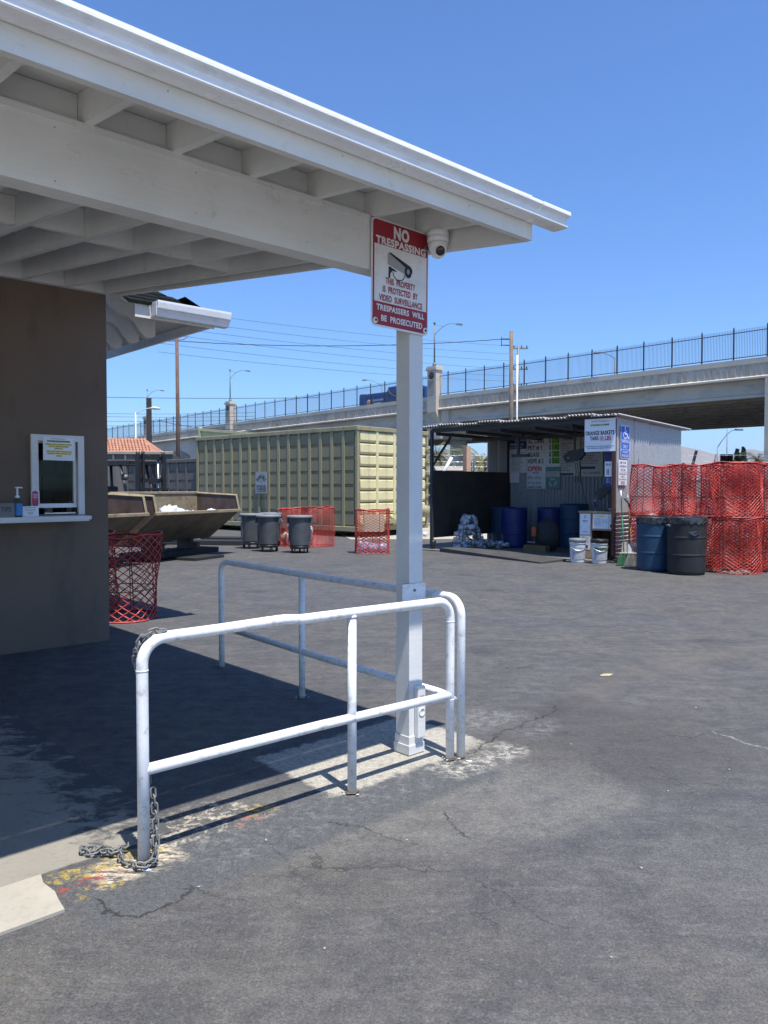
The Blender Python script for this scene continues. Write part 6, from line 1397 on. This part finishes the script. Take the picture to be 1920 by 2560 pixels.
# chain: links
lk = MB()
prof = []
for k in range(20):
    a = 2 * PI * k / 20; prof.append((.0125 * math.cos(a), 0, .0125 * math.sin(a) + (.011 if math.sin(a) > 0 else -.011)))
lk.tube(prof + [prof[0]], .0040, 7, False); me_link = mesh_of('link', lk, M_zinc)
ch = booth_thing('chain', 'galvanised steel chain wrapped on the near rail and piled at its foot', 'chain', 1.40, 2.95)
def chain_path(pts, step=.030):
    P = [Vector(p) for p in pts]; out = []; d = 0.
    seg = []; 
    for i in range(len(P) - 1):
        n = max(1, int((P[i + 1] - P[i]).length / .004))
        for k in range(n): seg.append(P[i].lerp(P[i + 1], k / n))
    last = seg[0]; acc = 0; idx = 0
    for i in range(1, len(seg)):
        acc += (seg[i] - seg[i - 1]).length
        if acc >= step:
            c = (last + seg[i]) / 2; dirv = (seg[i] - last).normalized(); last = seg[i]; acc = 0
            qt = dirv.to_track_quat('Z', 'Y'); qt = qt @ Vector((0, 0, 1)).rotation_difference(Vector((0, 0, 1)))
            e = (qt.to_matrix() @ Matrix.Rotation(PI / 2 * (idx % 2) + R.uniform(-.35, .35), 3, 'Z')).to_euler()
            inst('link', me_link, ch, c, e); idx += 1
def smooth(pts, it=2):
    for _ in range(it):
        o_ = [pts[0]]
        for i in range(len(pts) - 1):
            a, b_ = Vector(pts[i]), Vector(pts[i + 1]); o_ += [tuple(a.lerp(b_, .25)), tuple(a.lerp(b_, .75))]
        o_.append(pts[-1]); pts = o_
    return pts
# over the top bend, down behind the upright, round the foot, pile on the left
chain_path(smooth([(1.50, 2.974, zt + .033), (1.445, 2.976, zt + .036), (1.40, 2.99, zt + .012), (1.374, 2.99, .88), (1.392, 3.015, .82), (1.42, 3.03, .74), (1.425, 3.03, .6), (1.43, 3.025, .45), (1.432, 3.01, .36), (1.436, 2.99, .22), (1.437, 2.985, .12), (1.44, 2.96, .05), (1.425, 2.935, .02), (1.39, 2.93, .016), (1.355, 2.95, .016), (1.34, 2.99, .016), (1.33, 3.04, .018), (1.355, 3.10, .02), (1.33, 3.15, .024), (1.28, 3.20, .024), (1.25, 3.24, .024)]))
chain_path(smooth([(1.445, 2.985, .30), (1.447, 2.97, .2), (1.44, 2.95, .12), (1.43, 2.925, .045), (1.40, 2.915, .022), (1.37, 2.92, .022), (1.35, 2.94, .03)]))
chain_path(smooth([(1.25, 3.24, .03), (1.235, 3.20, .02), (1.27, 3.16, .02), (1.31, 3.19, .03), (1.30, 3.13, .02), (1.35, 3.10, .035), (1.40, 3.13, .02), (1.42, 3.17, .02)]))

# ================================================================ litter
q = random.Random(21)
LG = 'small pale litter chips on the asphalt'
for i, (x, y, s_) in enumerate([(4.95 * .37, 6.35, .05), (1.13, 4.62, .012), (1.45, 3.9, .011), (-.52, 3.35, .014), (-.72, 2.95, .01), (1.05, 3.1, .012), (.75, 2.5, .009), (-.2, 2.55, .01), (2.2, 5.4, .016), (-3.0, 17.2, .05), (-3.4, 16.8, .04), (.1, 3.35, .01), (1.9, 4.2, .012)]):
    m = MB(); m.lump((0, 0, .002), (s_ * (.7 if i else 1.3), s_ * (.45 if i else .8), .003), i, .3, 9, 5)
    solo('litter', m, paint('pale_litter', (.34, .32, .28), .8) if i else paint('buff_scrap', (.45, .38, .2), .8), ['flat buff scrap on the open asphalt right of the rails', 'tiny pale chip of litter lying on the dark asphalt'][min(i, 1)], 'litter', (x, y, 0.001), q.uniform(0, 3), LG if i else None)
for i, (x, y, lab) in enumerate([(-1.13 + .17, 3.08, 'white paint chip at the foot of the near rail post'), (.48, 4.33, 'pale paint chip at the foot of the right rail posts')]):
    m = MB(); m.lump((0, 0, .002), (.018, .011, .003), i + 30, .3, 9, 5); solo('paint_chip', m, M_paper, lab, 'paint chip', (x, y, .002))
m = MB(); m.lump((0, 0, .08), (.1, .08, .07), 2, .2, 10, 7); solo('plastic_scrap', m, M_bag, 'red and white plastic scrap under the khaki container', 'scrap', (1.3, 24.6, 0))
m = MB(); m.box(-.15, .15, -.1, .1, 0, .22); solo('carton', m, M_card, 'brown carton on the ground behind the hut post', 'carton', (2.6, 24.5, 0), .3)

# ================================================================ air
m = MB(); m.box(-5600, 5200, -450, 9100, -1, 420)
b = bpy.data.materials.new('pale_air'); b.use_nodes = True; nt = b.node_tree; nt.nodes.clear()
vo = nt.nodes.new('ShaderNodeVolumePrincipled'); vo.inputs['Color'].default_value = (.80, .86, 1, 1); vo.inputs['Density'].default_value = .00009; vo.inputs['Anisotropy'].default_value = .2
ou = nt.nodes.new('ShaderNodeOutputMaterial'); nt.links.new(vo.outputs[0], ou.inputs['Volume'])
o = obj('haze', m, b); o['kind'] = 'stuff'
